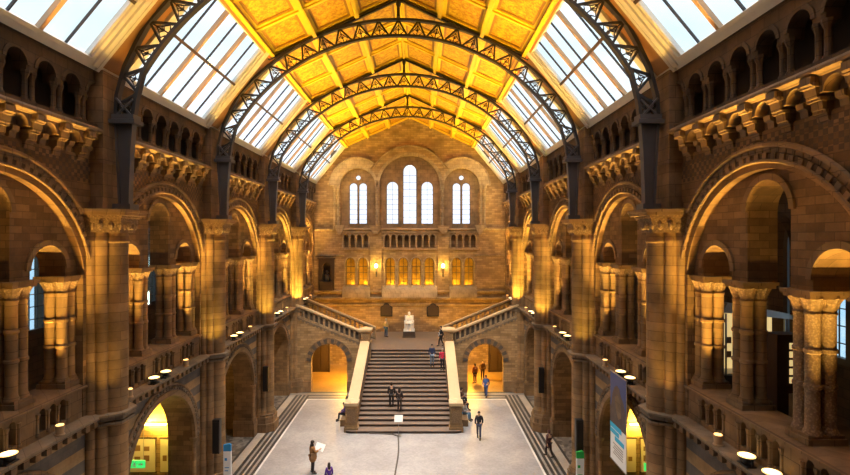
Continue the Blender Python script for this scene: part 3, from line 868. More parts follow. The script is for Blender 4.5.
for s in (-1, 1):
    wn += 1; root = empty('window_%d' % wn, (s * 5.2, YE + .55, 18.75)); tag(root, kind='structure')
    f = MB(); f.tube([(.25 * cos(2 * pi * i / 16), 0, .25 * sin(2 * pi * i / 16)) for i in range(16)], .03, 5, True); f.build('window_frame', 'ink', root)
    g = MB(); g.slab([(.24 * cos(2 * pi * i / 16), .24 * sin(2 * pi * i / 16)) for i in range(16)], [], .02, .03, lambda a, b, t: (a, t, b)); g.build('pane', 'end_glass', root)

for (c, hw), lb in zip(cens, ('left', 'middle', 'right')):
    r = empty('window_arch', (c, YE, 13.6)); og = (c, YE, 13.6)
    A0, A1 = {'left': (R(52), pi), 'middle': (R(27), R(153)), 'right': (0, R(128))}[lb]
    q = MB(); q.ring(c, 17.9, hw, hw + .3, -.14, .05, FE, n=36); q.build('archivolt', 'pale_stone', r, og)
    w2 = 1.0 if hw < 2 else .9
    q = MB(); q.ring(c, 17.9, hw + .3, hw + w2, -.26, .02, FE, A0, A1, n=36); q.build('outer_order', 'pale_stone' if hw < 2 else 'end_brick', r, og)
    q = MB(); m = 36; q.tube([(c + (hw + w2 + .03) * cos(A0 + (A1 - A0) * i / m), YE - .28, 17.9 + (hw + w2 + .03) * sin(A0 + (A1 - A0) * i / m)) for i in range(m + 1)], .08, 6); q.build('hood_molding', 'pale_stone', r, og)
    for s in (-1, 1):
        for d in ((.2, .55) if s * c > 0 and hw < 2 else (.2,)):
            q = MB(); q.lathe(c + s * (hw + d), YE - .08, [(.17, 13.6), (.17, 13.8), (.11, 13.95), (.11, 17.4), (.13, 17.45), (.2, 17.75), (.2, 17.9)], 10); q.build('nook_shaft', 'pale_stone', r, og)
    tag(r, {'left': 'round arch round the left pair of end-wall windows', 'middle': 'wide round arch over the three tallest middle windows', 'right': 'round arch round the right pair of end-wall windows'}[lb], 'arch', 'end wall window arches')
for xs_, lb in ((sorted(blind)[:4], 'left'), (sorted(blind)[4:12], 'middle'), (sorted(blind)[12:], 'right')):
    r = empty('blind_arcade', (sum(xs_) / len(xs_), YE, 11.6)); og = tuple(r.location)
    for x in xs_:
        q = MB(); q.ring(x, 12.82, .22, .3, -.06, .02, FE, n=10); q.build('small_arch', 'pale_stone', r, og)
    for x in [xs_[0] - .325] + [x + .325 for x in xs_]:
        q = MB(); q.lathe(x, YE - .05, [(.08, 11.72), (.08, 11.8), (.05, 11.86), (.05, 12.62), (.08, 12.74), (.08, 12.84)], 8); q.build('colonnette', 'pale_stone', r, og)
    q = MB(); a, b = xs_[0] - .5, xs_[-1] + .5
    q.box(a, b, YE - .14, YE, 11.5, 11.66); q.build('sill', 'pale_stone', r, og); q = MB(); q.box(a, b, YE - .12, YE, 13.2, 13.32); q.build('lintel', 'pale_stone', r, og)
    tag(r, '%s row of %d small blind arches below the end windows' % (lb, len(xs_)), 'arcade', 'blind arcades of the end wall')
tn = 0
def trim(z0, z1, x0, x1, dep, mat='pale_stone', lab=None):
    global tn
    tn += 1; q = MB(); q.slab([(0, z1 + .04), (-dep, z1), (-dep * .9, z0 + .06), (-dep * .45, z0), (0, z0)], [], x0, x1, lambda a, b, t: (t, YE + a, b))
    tag(q.build('trim_%d' % tn, mat), lab, kind='structure')
trim(13.42, 13.62, -9.5, 9.5, .16); trim(10.86, 10.96, -9.5, -6.6, .1); trim(10.86, 10.96, 6.6, 9.5, .1)
trim(7.2, 7.42, -9.6, 9.6, .2); trim(6.5, 6.72, -9.6, 9.6, .35); trim(5.86, 6.1, -9.6, 9.6, .1, 'pale_stone')
for a, b in ((-6.7, -3.95), (-2.75, 2.75), (3.95, 6.7)):
    tn += 1; q = MB(); q.slab([(.1, 7.95), (0, 7.9), (-.36, 7.35), (-.4, 6.72), (0, 6.72)], [], a, b, lambda x, z, t: (t, YE + x, z)); tag(q.build('trim_%d' % tn, 'pale_stone'), kind='structure')
for x in litc:                                           # hood and side shafts of each lit window
    tn += 1; q = MB(); q.ring(x, 10.25, .47, .58, -.08, .02, FE, n=14)
    for s in (-1, 1): q.lathe(x + s * .56, YE - .06, [(.09, 7.75), (.09, 7.9), (.055, 8.0), (.055, 9.95), (.09, 10.12), (.09, 10.25)], 8)
    tag(q.build('trim_%d' % tn, 'pale_stone'), kind='structure')
for s in (-1, 1):
    for x in (3.38, 7.0):
        w = .58 if x < 5 else .3
        tn += 1; q = MB(); q.box(s * x - w, s * x + w, YE - .12, YE, 7.42, 13.2) if x < 5 else None
        q.slab([(-.5 * w / .3, 13.95), (.5 * w / .3, 13.95), (.3, 13.4), (.12, 13.0), (-.12, 13.0), (-.3, 13.4)] if x > 5 else [(-.62, 13.9), (.62, 13.9), (.4, 13.4), (.2, 13.1), (-.2, 13.1), (-.4, 13.4)], [], -.34, 0, lambda a, b, t: (s * x + a, YE + t, b))
        tag(q.build('trim_%d' % tn, 'end_brick' if x < 5 else 'pale_stone'), kind='structure')
# wall lamps
for i, s in enumerate((-1, 1)):
    x = s * 3.33; r = empty('wall_lamp', (x, YE - .12, 9.4))
    q = MB(); q.tube([(0, 0, -.5), (0, -.16, -.35), (0, -.2, .1), (0, -.2, .3)], [.03, .035, .03, .05], 6); q.box(-.06, .06, -.03, .0, -.6, -.1); q.build('bracket', 'black', r)
    q = MB(); q.ball(0, -.2, .5, .15, .15, .22); q.build('globe', 'lamp_globe', r)
    q = MB(); q.lathe(0, -.2, [(.1, .72), (.03, .78), (.02, .86)], 8); q.build('finial', 'black', r)
    tag(r, 'glowing wall lamp between the amber windows, %s one' % ('left' if s < 0 else 'right'), 'lamp', 'wall lamps on the end wall')
    light('wall_lamp_light', 'POINT', (x, YE - .55, 9.95), 170, (1, .64, .10), shadow_soft_size=.15)
for x in litc: light('corridor_lamp', 'POINT', (x * 1.03, 53.0, 7.75), 60, (1, .72, .10), shadow_soft_size=.1)
for x in (-5.3, -1.3, 1.3, 5.3): light('corridor_lamp', 'POINT', (x, 51.8, 9.6), 120, (1, .72, .16), shadow_soft_size=.2)
# memorial plaques
for s in (-1, 1):
    r = empty('wall_plaque', (s * 2.32, YE, 5.5))
    w = .6
    pts = [(-w, -.66), (w, -.66), (w, .3), (w - .12, .38), (.3, .46)] + [(.3 * cos(pi * i / 8), .46 + .2 * sin(pi * i / 8)) for i in range(1, 8)] + [(-.3, .46), (-w + .12, .38), (-w, .3)]
    q = MB(); q.slab(pts, [], -.1, 0, lambda a, b, t: (a, t, b)); q.build('tablet', 'black', r)
    q = MB(); q.slab([(a * .85, b * .85) for a, b in pts], [], -.12, -.1, lambda a, b, t: (a, t, b)); q.build('face', 'dark_wood', r)
    tag(r, 'dark arched memorial plaque on the wall, %s of the white statue' % ('left' if s < 0 else 'right'), 'plaque', 'memorial plaques')
# dark aedicule with a figure at the left end
r = empty('memorial_niche', (-8.3, YE, 7.45))
q = MB(); q.slab([(-.78, 0), (-.78, 3.1), (.78, 3.1), (.78, 0)], [arch_loop(0, .42, 2.35, .9, 12)], -.16, 0, lambda a, b, t: (a, t, b)); q.box(-.88, .88, -.24, 0, 3.1, 3.25); q.box(-.6, .6, -.3, -.1, 0, .75); q.box(-.66, .66, -.34, -.1, .75, .9); q.build('surround', 'dark_wood', r)
q = MB(); q.lathe(0, .12, [(.3, .9), (.34, 1.2), (.3, 1.5), (.1, 1.6), (.09, 1.66)], 12); q.ball(0, .1, 1.82, .14, .15, .19); q.build('bust', 'iron', r)
tag(r, 'dark stone memorial niche with a bust at the left of the end wall', 'niche')

# ------------------------------------------------------------------ grand staircase
stair = empty('grand_staircase', (0, 32.65, 0)); SO = (0, 32.65, 0)
tag(stair, 'wide stone staircase with sloping parapets rising to a landing below the end wall', 'staircase')
NS, RISE, TR, Y0 = 20, .165, .492, 32.65
def step_z(y): return RISE * (min(NS - 1, int((y - Y0) / TR)) + 1)
for i in range(NS):
    y = Y0 + i * TR; z = RISE * i; e = .0
    q = MB()
    if i == 0:
        n = 8; pts = [(-3.9, y + TR + .3)] + [(-3.9 + .6 - .6 * cos(pi / 2 * j / n), y + .15 - .4 * sin(pi / 2 * j / n)) for j in range(n + 1)]
        pts += [(-x, yy) for x, yy in pts[::-1]]
        q.mat(0).slab(pts, [], 0, RISE - .03, lambda a, b, t: (a, b, t)); q.mat(1).slab([(a * 1.004, b - .03) for a, b in pts], [], RISE - .03, RISE, lambda a, b, t: (a, b, t))
    else:
        yb = y + TR + .02 if i < NS - 1 else YE
        w = 3.1 if i < NS - 1 else 3.75
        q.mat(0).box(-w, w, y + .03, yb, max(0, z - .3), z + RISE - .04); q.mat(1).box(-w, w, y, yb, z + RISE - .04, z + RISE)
    q.build('step' if i < NS - 1 else 'landing', ['stair_riser', 'stair_stone'], stair, SO)
LZ = RISE * NS
cs = .345
def cop(y): return 1.78 + (y - 33.4) * cs
for s in (-1, 1):
    fx = lambda a, b, t: (s * t, a, b)
    q = MB(); q.slab([(33.3, 0), (33.3, cop(33.3) - .12), (40.6, cop(40.6) - .12), (40.6, 0)], [], 3.12, 3.72, fx); q.build('parapet', 'trim_stone', stair, SO)
    q = MB(); q.slab([(33.2, cop(33.2) - .12), (33.2, cop(33.2)), (40.7, cop(40.7)), (40.7, cop(40.7) - .12)], [], 3.04, 3.80, fx)
    q.slab([(33.2, cop(33.2)), (33.2, cop(33.2) + .05), (40.7, cop(40.7) + .05), (40.7, cop(40.7))], [], 3.14, 3.70, fx); q.build('coping', 'coping', stair, SO)
    q = MB(); q.box(*sorted((s * 3.72, s * 4.3)), 33.6, 40.9, 0, .42); q.build('stone_bench', 'trim_stone', stair, SO)
    q = MB(); q.tube([(s * 2.95, y, cop(y) - .05) for y in (33.5, 40.5)], .03, 6)
    for j in range(6): y = 33.6 + j * 1.36; q.tube([(s * 2.95, y, cop(y) - .05), (s * 3.12, y, cop(y) - .12)], .02, 4)
    q.build('handrail', 'dark_wood', stair, SO)
    # lower newel
    nw = empty('newel_post', (0, 0, 0)); nw.parent = stair; nw.location = (s * 3.43, 33.0 - Y0, 0)
    q = MB(); q.box(-.46, .46, -.46, .46, 0, .3); q.box(-.42, .42, -.42, .42, .3, .42); q.box(-.38, .38, -.38, .38, .42, 1.7); q.box(-.43, .43, -.43, .43, 1.64, 1.72); q.build('shaft', 'end_brick', nw)
    q = MB(); q.box(-.27, .27, -.40, -.38, .6, 1.5); q.box(*sorted((s * -.4, s * -.38)), -.27, .27, .6, 1.5); q.build('carved_panel', 'carved_stone', nw)
    q = MB(); q.box(-.46, .46, -.46, .46, 1.72, 1.86)
    q.slab([(-.46, -.46), (.46, -.46), (.46, .46), (-.46, .46)], [], 1.86, 1.9, lambda a, b, t: (a, b, t)); q.lathe(0, 0, [(.5, 1.9), (.3, 2.02), (.08, 2.06)], 4, None); q.build('cap', 'coping', nw)
    # upper newel
    nw = empty('newel_post', (0, 0, 0)); nw.parent = stair; nw.location = (s * 3.38, 40.95 - Y0, 0)
    q = MB(); q.box(-.4, .4, -.4, .4, 0, 4.15); q.box(-.44, .44, -.44, .44, 4.1, 4.25); q.box(-.36, .36, -.36, .36, 4.25, 5.02); q.build('shaft', 'end_brick', nw)
    q = MB(); q.box(-.24, .24, -.38, -.36, 4.36, 4.92); q.box(*sorted((s * -.38, s * -.36)), -.24, .24, 4.36, 4.92); q.build('carved_panel', 'carved_stone', nw)
    q = MB(); q.box(-.44, .44, -.44, .44, 5.02, 5.12); q.box(-.52, .52, -.52, .52, 5.12, 5.26); q.lathe(0, 0, [(.6, 5.26), (.3, 5.36), (.1, 5.38)], 4); q.build('cap', 'coping', nw)

    # side flight
    fl = empty('side_flight', (s * 3.85, 41.2, 0)); FO = (s * 3.85, 41.2, 0)
    tag(fl, '%s upper stair flight with arcaded balustrades over a dark-rimmed archway' % ('left' if s < 0 else 'right'), 'staircase', 'side flights of the staircase')
    sp = .41; L = 6.2
    base = lambda a: 3.92 + sp * a
    for i in range(22):
        x0 = 3.75 + i * .4; z1 = LZ + .164 * (i + 1)
        if x0 > 10: break
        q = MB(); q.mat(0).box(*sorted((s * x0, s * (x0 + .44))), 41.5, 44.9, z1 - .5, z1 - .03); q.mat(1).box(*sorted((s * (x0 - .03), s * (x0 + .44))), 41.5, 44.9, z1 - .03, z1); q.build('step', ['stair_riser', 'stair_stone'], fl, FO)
    for yy, nm in ((41.2, 'balustrade'), (44.9, 'balustrade')):
        a0 = -.1 if yy < 42 else -.9
        nh = int((L - a0 - .3) / .42)
        hl = [arch_loop(a0 + .3 + .42 * i + .1, .13, .74, .24, 8) for i in range(nh)]
        fn = lambda a, b, t: (s * (3.85 + a), yy + t, base(a) + b)
        q = MB(); q.slab([(a0, 0), (a0, .98), (L, .98), (L, 0)], hl, .06, .26, fn); b_ = q.build(nm, 'pale_stone', fl, FO)
        if yy < 42:
            q = MB(); q.slab([(a0, .05), (a0, .95), (L, .95), (L, .05)], [], .26, .3, fn); q.build('back_panel', 'ink', b_, FO)
        q = MB(); q.slab([(a0, 1.0), (a0, 1.13), (L, 1.13), (L, 1.0)], [], -.1, .36, fn); q.slab([(a0, .94), (a0, 1.0), (L, 1.0), (L, .94)], [], -.02, .3, fn); q.build('handrail', 'coping', b_, FO)
        q = MB()
        for i in range(nh + 1):
            x = a0 + .3 + .42 * i - .11; q.tube([fn(x, .2, .03), fn(x, .3, .03), fn(x, .72, .03), fn(x, .82, .03)], [.07, .045, .045, .07], 6)
        q.build('colonnettes', 'pale_stone', b_, FO)['kind'] = 'stuff'
        q = MB(); q.slab([(a0, -.02), (a0, .1), (L, .1), (L, -.02)], [], -.02, .3, fn)
        if yy < 42:
            for i in range(int(L / .3)): q.slab([(a0 + .3 * i, -.14), (a0 + .3 * i, -.02), (a0 + .3 * i + .15, -.02), (a0 + .3 * i + .15, -.14)], [], -.0, .2, fn)
        q.build('string_course', 'grey_stone', b_, FO)
    # wall under the flight with its archway
    out = [(3.5, 0), (3.5, 4.0)] + [(9.6, base(5.75))] + [(9.6, 0)] + arch_notch(1.48, 2.5, 0, 24, 6.45)
    fn = lambda a, b, t: (s * a, 41.22 + t, b)
    q = MB(); q.slab(out, [], 0, .5, fn); q.mat(1).slab([(3.5, 0), (3.5, .85), (4.97, .85), (4.97, 0)], [], -.08, 0, fn); q.slab([(7.93, 0), (7.93, .85), (9.6, .85), (9.6, 0)], [], -.08, 0, fn)
    q.build('under_wall', ['end_brick', 'trim_stone'], fl, FO)
    q = MB(); nv = 19
    for i in range(nv):
        q.mat(i % 2); q.ring(6.45, 2.5, 1.46, 1.86, -.07, .02, fn, pi * i / nv, pi * (i + 1) / nv, 2)
    q.mat(2).ring(6.45, 2.5, 1.86, 1.94, -.09, .02, fn, n=24)
    q.build('archway_ring', ['ink', 'trim_stone', 'trim_stone'], fl, FO)
    # passage behind
    q = MB(); q.box(*sorted((s * 3.4, s * 3.7)), 41.7, 50, 0, 3.0); q.build('passage_wall', 'vault_stone', fl, FO)
    light('passage_lamp', 'POINT', (s * 5.6, 45.2, 2.5), 1300, (1, .52, .06), shadow_soft_size=.3)
    d = MB(); d.box(*sorted((s * 7.55, s * 9.3)), 47.3, 47.45, 0, 2.9); d.box(*sorted((s * 7.5, s * 7.6)), 47.2, 47.5, 0, 3.0)
    d.box(*sorted((s * 7.7, s * 8.35)), 47.26, 47.3, .2, 2.6); d.box(*sorted((s * 8.5, s * 9.2)), 47.26, 47.3, .2, 2.6)
    tag(d.build('door_%d' % (1 if s < 0 else 2), 'dark_wood'), 'dark timber doors in the passage behind the %s stair archway' % ('left' if s < 0 else 'right'), kind='structure')

# ------------------------------------------------------------------ figures
DG = None
def skin(name, joints, edges, radii, mat, parent=None, sub=1, root=0):
    me = bpy.data.meshes.new(name + '_m'); me.from_pydata(joints, edges, [])
    o = bpy.data.objects.new(name + '_t', me); COL.objects.link(o)
    o.modifiers.new('s', 'SKIN').use_smooth_shade = True
    sv = me.skin_vertices[0].data
    for i, r in enumerate(radii):
        sv[i].radius = r if isinstance(r, tuple) else (r, r); sv[i].use_root = (i == root)
    m = o.modifiers.new('u', 'SUBSURF'); m.levels = sub; m.render_levels = sub
    dg = bpy.context.evaluated_depsgraph_get(); dg.update()
    nm = bpy.data.meshes.new_from_object(o.evaluated_get(dg)); nm.name = name
    bpy.data.objects.remove(o); bpy.data.meshes.remove(me)
    nm.materials.clear(); nm.materials.append(MATS[mat])
    nm.polygons.foreach_set('use_smooth', [True] * len(nm.polygons))
    ob = bpy.data.objects.new(name, nm); COL.objects.link(ob)
    if parent is not None: ob.parent = parent
    return ob
BASEJ = dict(pelvis=(0, 0, .96), spine=(0, -.01, 1.14), chest=(0, -.01, 1.34), neck=(0, 0, 1.49), jaw=(0, .02, 1.56), head=(0, .025, 1.64), crown=(0, .0, 1.71),
             shL=(-.17, -.01, 1.42), elL=(-.23, -.02, 1.15), wrL=(-.24, .06, .91), shR=(.17, -.01, 1.42), elR=(.23, -.02, 1.15), wrR=(.24, .06, .91),
             hiL=(-.09, 0, .90), knL=(-.1, .02, .50), anL=(-.1, -.01, .08), toL=(-.11, .16, .03), hiR=(.09, 0, .90), knR=(.1, .02, .50), anR=(.1, -.01, .08), toR=(.11, .16, .03))
def person(label, loc, heading, H, top, legs, hair='hair_dark', pose=None, long_hair=False, skirt=False, hood=None, bag=None, coat_len=0, name='person', allmat=None, cat='person', group=None, bulk=1.0):
    J = {k: Vector(v) for k, v in BASEJ.items()}
    for k, v in (pose or {}).items(): J[k] = Vector(v)
    sc = H / 1.75; J = {k: v * sc for k, v in J.items()}
    order = ['pelvis', 'spine', 'chest', 'neck', 'jaw', 'head', 'crown', 'shL', 'elL', 'wrL', 'shR', 'elR', 'wrR', 'hiL', 'knL', 'anL', 'toL', 'hiR', 'knR', 'anR', 'toR']
    rad = dict(pelvis=(.15, .11), spine=(.13, .10), chest=(.15, .105), neck=.055, jaw=(.07, .075), head=(.078, .095), crown=(.05, .06), hiL=.085, hiR=.085, knL=.055, knR=.055, anL=.038, anR=.038, toL=.035, toR=.035, shL=.06, shR=.06, elL=.043, elR=.043, wrL=.03, wrR=.03)
    V = [J[k] for k in order]; Rr = [rad[k] for k in order]; ix = {k: i for i, k in enumerate(order)}
    E = [('pelvis', 'spine'), ('spine', 'chest'), ('chest', 'neck'), ('neck', 'jaw'), ('jaw', 'head'), ('head', 'crown'), ('chest', 'shL'), ('shL', 'elL'), ('elL', 'wrL'), ('chest', 'shR'), ('shR', 'elR'), ('elR', 'wrR'),
         ('pelvis', 'hiL'), ('hiL', 'knL'), ('knL', 'anL'), ('anL', 'toL'), ('pelvis', 'hiR'), ('hiR', 'knR'), ('knR', 'anR'), ('anR', 'toR')]
    E = [(ix[a], ix[b]) for a, b in E]
    for sd in 'LR':                                   # palms and fingers
        d = (J['wr' + sd] - J['el' + sd]).normalized(); sg = -1 if sd == 'L' else 1
        fw = Vector((0, 1, 0)); fw = (fw - d * fw.dot(d)).normalized() if abs(d.y) < .95 else Vector((0, 0, 1)); pn = d.cross(fw)
        palm = J['wr' + sd] + d * .07 * sc; V.append(palm); Rr.append((.036, .022)); pi_ = len(V) - 1; E.append((ix['wr' + sd], pi_))
        for off, ln in ((-.03, .065), (-.01, .08), (.01, .085), (.03, .075)):
            b = palm + fw * off * sc + d * .03 * sc; t = b + d * ln * .6 * sc; u = t + (d * .8 - pn * sg * .5) * ln * .45 * sc
            n = len(V); V += [b, t, u]; Rr += [.009, .0085, .007]; E += [(pi_, n), (n, n + 1), (n + 1, n + 2)]
        b = palm + fw * .035 * sc - d * .03 * sc; t = b + (fw * .7 + d * .7) * .045 * sc; n = len(V); V += [b, t]; Rr += [.012, .009]; E += [(pi_, n), (n, n + 1)]
    sc_r = lambda r: tuple(x * sc for x in r) if isinstance(r, tuple) else (r * sc, r * sc)
    body = skin(name, [tuple(v) for v in V], E, [sc_r(r) for r in Rr], allmat or 'skin')
    body.location = loc; body.rotation_euler.z = heading; tag(body, label, cat, group)
    hf = (J['crown'] - J['jaw']).normalized(); f = Vector((0, 1, 0)); f = (f - hf * f.dot(hf)).normalized(); rgt = f.cross(hf)
    hc = (J['head'] + J['jaw']) / 2 + hf * .01 * sc
    # face
    q = MB(); n0 = hc + f * .088 * sc
    q.tube([n0 + hf * .035 * sc, n0 + f * .022 * sc - hf * .005 * sc, n0 - hf * .012 * sc], [.008 * sc, .014 * sc, .008 * sc], 6)
    for s in (-1, 1):
        e = hc + rgt * s * .079 * sc; q.ball(e.x, e.y, e.z, .012 * sc, .02 * sc, .03 * sc, 6, 4)
    q.build('face', allmat or 'skin', body)
    if not allmat:
        q = MB()
        for s in (-1, 1):
            e = hc + f * .082 * sc + hf * .04 * sc + rgt * s * .032 * sc; q.ball(e.x, e.y, e.z, .011 * sc, n=6, m=4)
        q.build('eyes', 'ink', body)
        q = MB(); e = hc + f * .083 * sc - hf * .045 * sc; q.ball(e.x, e.y, e.z, .024 * sc, .01 * sc, .007 * sc, 6, 4); q.build('mouth', 'print_brown', body)
    # hair
    q = MB(); h = (J['head'] + J['crown']) / 2
    c = h - f * .018 * sc + hf * .005 * sc; q.ball(c.x, c.y, c.z, .092 * sc, .103 * sc, .088 * sc, 12, 8)
    c = J['head'] - f * .05 * sc - hf * .03 * sc; q.ball(c.x, c.y, c.z, .083 * sc, .07 * sc, .1 * sc, 10, 6)
    if long_hair:
        c = J['neck'] - f * .075 * sc - hf * .02 * sc; q.ball(c.x, c.y, c.z, .095 * sc, .055 * sc, .17 * sc, 10, 6)
        for s in (-1, 1):
            c = J['jaw'] + rgt * s * .075 * sc - f * .02 * sc - hf * .04 * sc; q.ball(c.x, c.y, c.z, .03 * sc, .05 * sc, .13 * sc, 8, 6)
    q.build('hair' if not hood else 'hood', allmat or (hood or hair), body)
    if allmat: return body
    # clothes
    def sub(nm, keys, edges, rr, mat):
        k2 = {k: i for i, k in enumerate(keys)}
        return skin(nm, [tuple(J[k] if isinstance(k, str) else k) for k in keys], [(k2[a], k2[b]) for a, b in edges], [sc_r(r) for r in rr], mat, body)
    for sd in 'LR': J['cu' + sd] = J['el' + sd].lerp(J['wr' + sd], .93); J['tr' + sd] = J['kn' + sd].lerp(J['an' + sd], .92)
    J['hem'] = J['pelvis'] + (J['pelvis'] - J['spine']).normalized() * (.02 + coat_len) * sc
    if coat_len and (J['knL'] - J['hiL']).z > -.1: J['hem'] = J['pelvis']
    J['collar'] = J['chest'].lerp(J['neck'], .62)
    keys = ['spine', 'pelvis', 'hem', 'chest', 'collar', 'shL', 'elL', 'cuL', 'shR', 'elR', 'cuR']
    rr = [tuple(v * bulk for v in r_) if isinstance(r_, tuple) else r_ * bulk for r_ in [(.155, .125), (.175, .135), (.185 + coat_len * .12, .15 + coat_len * .12), (.175, .13), (.085, .085), .08, .062, .05, .08, .062, .05]]
    sub('jacket', keys, [('spine', 'pelvis'), ('pelvis', 'hem'), ('spine', 'chest'), ('chest', 'collar'), ('chest', 'shL'), ('shL', 'elL'), ('elL', 'cuL'), ('chest', 'shR'), ('shR', 'elR'), ('elR', 'cuR')], rr, cloth(top))
    sub('trousers', ['pelvis', 'hiL', 'knL', 'trL', 'hiR', 'knR', 'trR'], [('pelvis', 'hiL'), ('hiL', 'knL'), ('knL', 'trL'), ('pelvis', 'hiR'), ('hiR', 'knR'), ('knR', 'trR')], [(.16, .12), .1, .072, .058, .1, .072, .058], cloth(legs))
    for sd in 'LR':
        q = MB(); a, t = J['an' + sd], J['to' + sd]; d = (t - a).normalized()
        q.tube([a - d * .05 * sc + Vector((0, 0, .01)), a.lerp(t, .5), t + d * .03 * sc], [.046 * sc, .05 * sc, .036 * sc], 8); q.build('shoe', 'black', body)
    if bag:
        q = MB(); b = J['pelvis'] + rgt * .22 * sc + Vector((0, 0, .06)); q.box(b.x - .06, b.x + .06, b.y - .15, b.y + .15, b.z - .16, b.z + .14); q.tube([b + Vector((0, 0, .14)), J['chest'] + f * .14 * sc, J['shL'] + Vector((0, 0, .08))], .014, 5)
        g = tag(q.build('shoulder_bag', bag), None); g.parent = body
    return body
WALK = dict(hiL=(-.09, .02, .9), knL=(-.09, .18, .52), anL=(-.09, .22, .1), toL=(-.09, .38, .06), hiR=(.09, -.02, .9), knR=(.1, -.06, .5), anR=(.1, -.26, .12), toR=(.1, -.12, .03), elL=(-.23, -.1, 1.17), wrL=(-.22, -.14, .93), elR=(.23, .05, 1.16), wrR=(.22, .2, .97))
SIT = dict(pelvis=(0, 0, .10), spine=(0, .02, .28), chest=(0, .05, .48), neck=(0, .09, .63), jaw=(0, .12, .70), head=(0, .13, .78), crown=(0, .11, .85), shL=(-.17, .05, .56), elL=(-.24, .12, .3), wrL=(-.13, .33, .22), shR=(.17, .05, .56), elR=(.24, .12, .3), wrR=(.13, .33, .22),
           hiL=(-.1, .04, .08), knL=(-.12, .46, .12), anL=(-.12, .5, -.34), toL=(-.12, .66, -.38), hiR=(.1, .04, .08), knR=(.12, .46, .12), anR=(.12, .5, -.34), toR=(.12, .66, -.38))
READ = dict(elL=(-.24, .06, 1.17), wrL=(-.14, .30, 1.24), elR=(.24, .06, 1.17), wrR=(.14, .30, 1.24))
# statue of seated marble figure on its plinth
st = empty('statue', (0, 47.6, LZ)); tag(st, 'white marble seated statue on a dark plinth at the back of the landing', 'statue')
q = MB(); q.box(-.62, .62, -.62, .62, 0, .1); q.box(-.56, .56, -.56, .56, .1, .55); q.build('plinth', 'ink', st)
q = MB(); q.box(-.52, .52, -.5, .55, .55, .66); q.box(-.42, .42, -.02, .5, .66, 1.2); q.box(-.42, .42, .38, .5, 1.2, 1.95)
for s in (-1, 1): q.box(*sorted((s * .36, s * .46)), -.2, .5, .66, 1.45)
q.build('chair', 'marble', st)
SP = {k: Vector(v) for k, v in SIT.items()}
fig = person(None, (0, 0, 0), 0, 1.75, None, None, pose=SIT, name='figure', allmat='marble', cat=None)
fig.parent = st; fig.location = (0, .2, 1.12); fig.rotation_euler.z = pi; fig.scale = (1.36,) * 3
q = MB()
q.lathe(0, 0, [(.42, .6), (.40, .9), (.36, 1.15), (.3, 1.25)], 14); q.ball(0, -.12, 1.3, .36, .42, .2); q.ball(0, .16, 1.62, .34, .26, .4); q.ball(0, .02, 2.1, .12, .12, .2)
cv_ = q.build('robe', 'marble', st, (0, 0, 0)); cv_.location = (0, 0, 0)

def at(px, Y): return 1.13 + (px - 421) * Y / 500
P = person
# foreground visitors
P('person in a brown coat with long dark hair reading a white map in the foreground', (at(312.5, 26.9), 26.9, 0), R(-62), 1.78, (.36, .17, .06), (.03, .025, .025), pose=READ, long_hair=True, coat_len=.36, bag='print_brown', bulk=1.3)
m = MB(); m.slab([(-.26, -.2), (.26, -.2), (.26, .2), (-.26, .2)], [], -.006, .006, lambda a, b, t: (a, t + abs(a) * .15, b))
mo = m.build('paper_map', 'white', smooth=False); a = R(-62); mo.location = (at(312.5, 26.9) + .40 * sin(-a), 26.9 + .40 * cos(a), 1.36); mo.rotation_euler = (R(-38), R(12), R(-14))
tag(mo, 'open white paper map held by the person in the brown coat', 'map')
P('child with dark hair in a purple top at the bottom edge of the photo', (at(329, 25.2), 25.2, 0), R(25), 1.35, (.10, .03, .30), (.03, .03, .05), long_hair=True)
P('person in dark clothes walking right of the stair foot', (at(479, 31.6), 31.6, 0), R(170), 1.72, (.035, .03, .035), (.05, .06, .12), pose=WALK)
P('hooded person in dark maroon walking on the striped border at the right', (at(549, 28.9), 28.9, 0), R(20), 1.58, (.09, .04, .045), (.03, .02, .025), pose=WALK, hood=cloth((.09, .04, .045)), coat_len=.35)
# landing and stairs
P('person in a khaki jacket and jeans standing left of the statue', (at(386, 47.2), 47.2, LZ), R(-35), 1.78, (.34, .27, .15), (.04, .11, .28), hair='hair_grey')
P('person in black with a white scarf at the top of the stairs', (at(441, 43.3), 43.3, LZ), R(100), 1.76, (.03, .03, .035), (.03, .03, .035), bag='white', pose=WALK)
P('person in a navy jacket and pale jeans coming down the stairs', (at(432, 39.75), 39.75, step_z(39.75)), R(190), 1.76, (.03, .04, .10), (.22, .30, .42))
P('person in a red jacket beside the right stair parapet', (at(442.5, 39.3), 39.3, step_z(39.3)), R(170), 1.68, (.55, .03, .07), (.03, .03, .05), hair='hair_grey')
P('dark figure in the middle of the stairs, left of two', (at(391.5, 35.0), 35.0, step_z(35.0)), R(5), 1.76, (.03, .026, .028), (.035, .03, .03))
P('dark figure in the middle of the stairs, right of two', (at(399.5, 34.6), 34.6, step_z(34.6)), R(-12), 1.70, (.055, .04, .038), (.04, .03, .03), long_hair=True)
# people sitting by the parapets
P('seated person in purple leaning on the left parapet near the stair foot', (-4.1, 34.7, .42), R(100), 1.7, (.10, .05, .30), (.03, .03, .04), pose=SIT, long_hair=True)
P('seated person in black farther up the left parapet', (-4.1, 38.2, .42), R(80), 1.72, (.02, .02, .025), (.03, .03, .05), pose=SIT)
P('seated person in dark red halfway along the right parapet', (4.1, 38.0, .42), R(-80), 1.72, (.10, .03, .025), (.03, .025, .03), pose=SIT)
P('seated person in black on the right, between two others on the bench', (4.1, 36.7, .42), R(-95), 1.7, (.02, .02, .022), (.03, .03, .04), pose=SIT, hair='hair_brown')
P('seated person in a pale top and light blue jeans near the right newel', (4.1, 34.9, .42), R(-120), 1.7, (.45, .42, .38), (.16, .30, .50), pose=SIT)
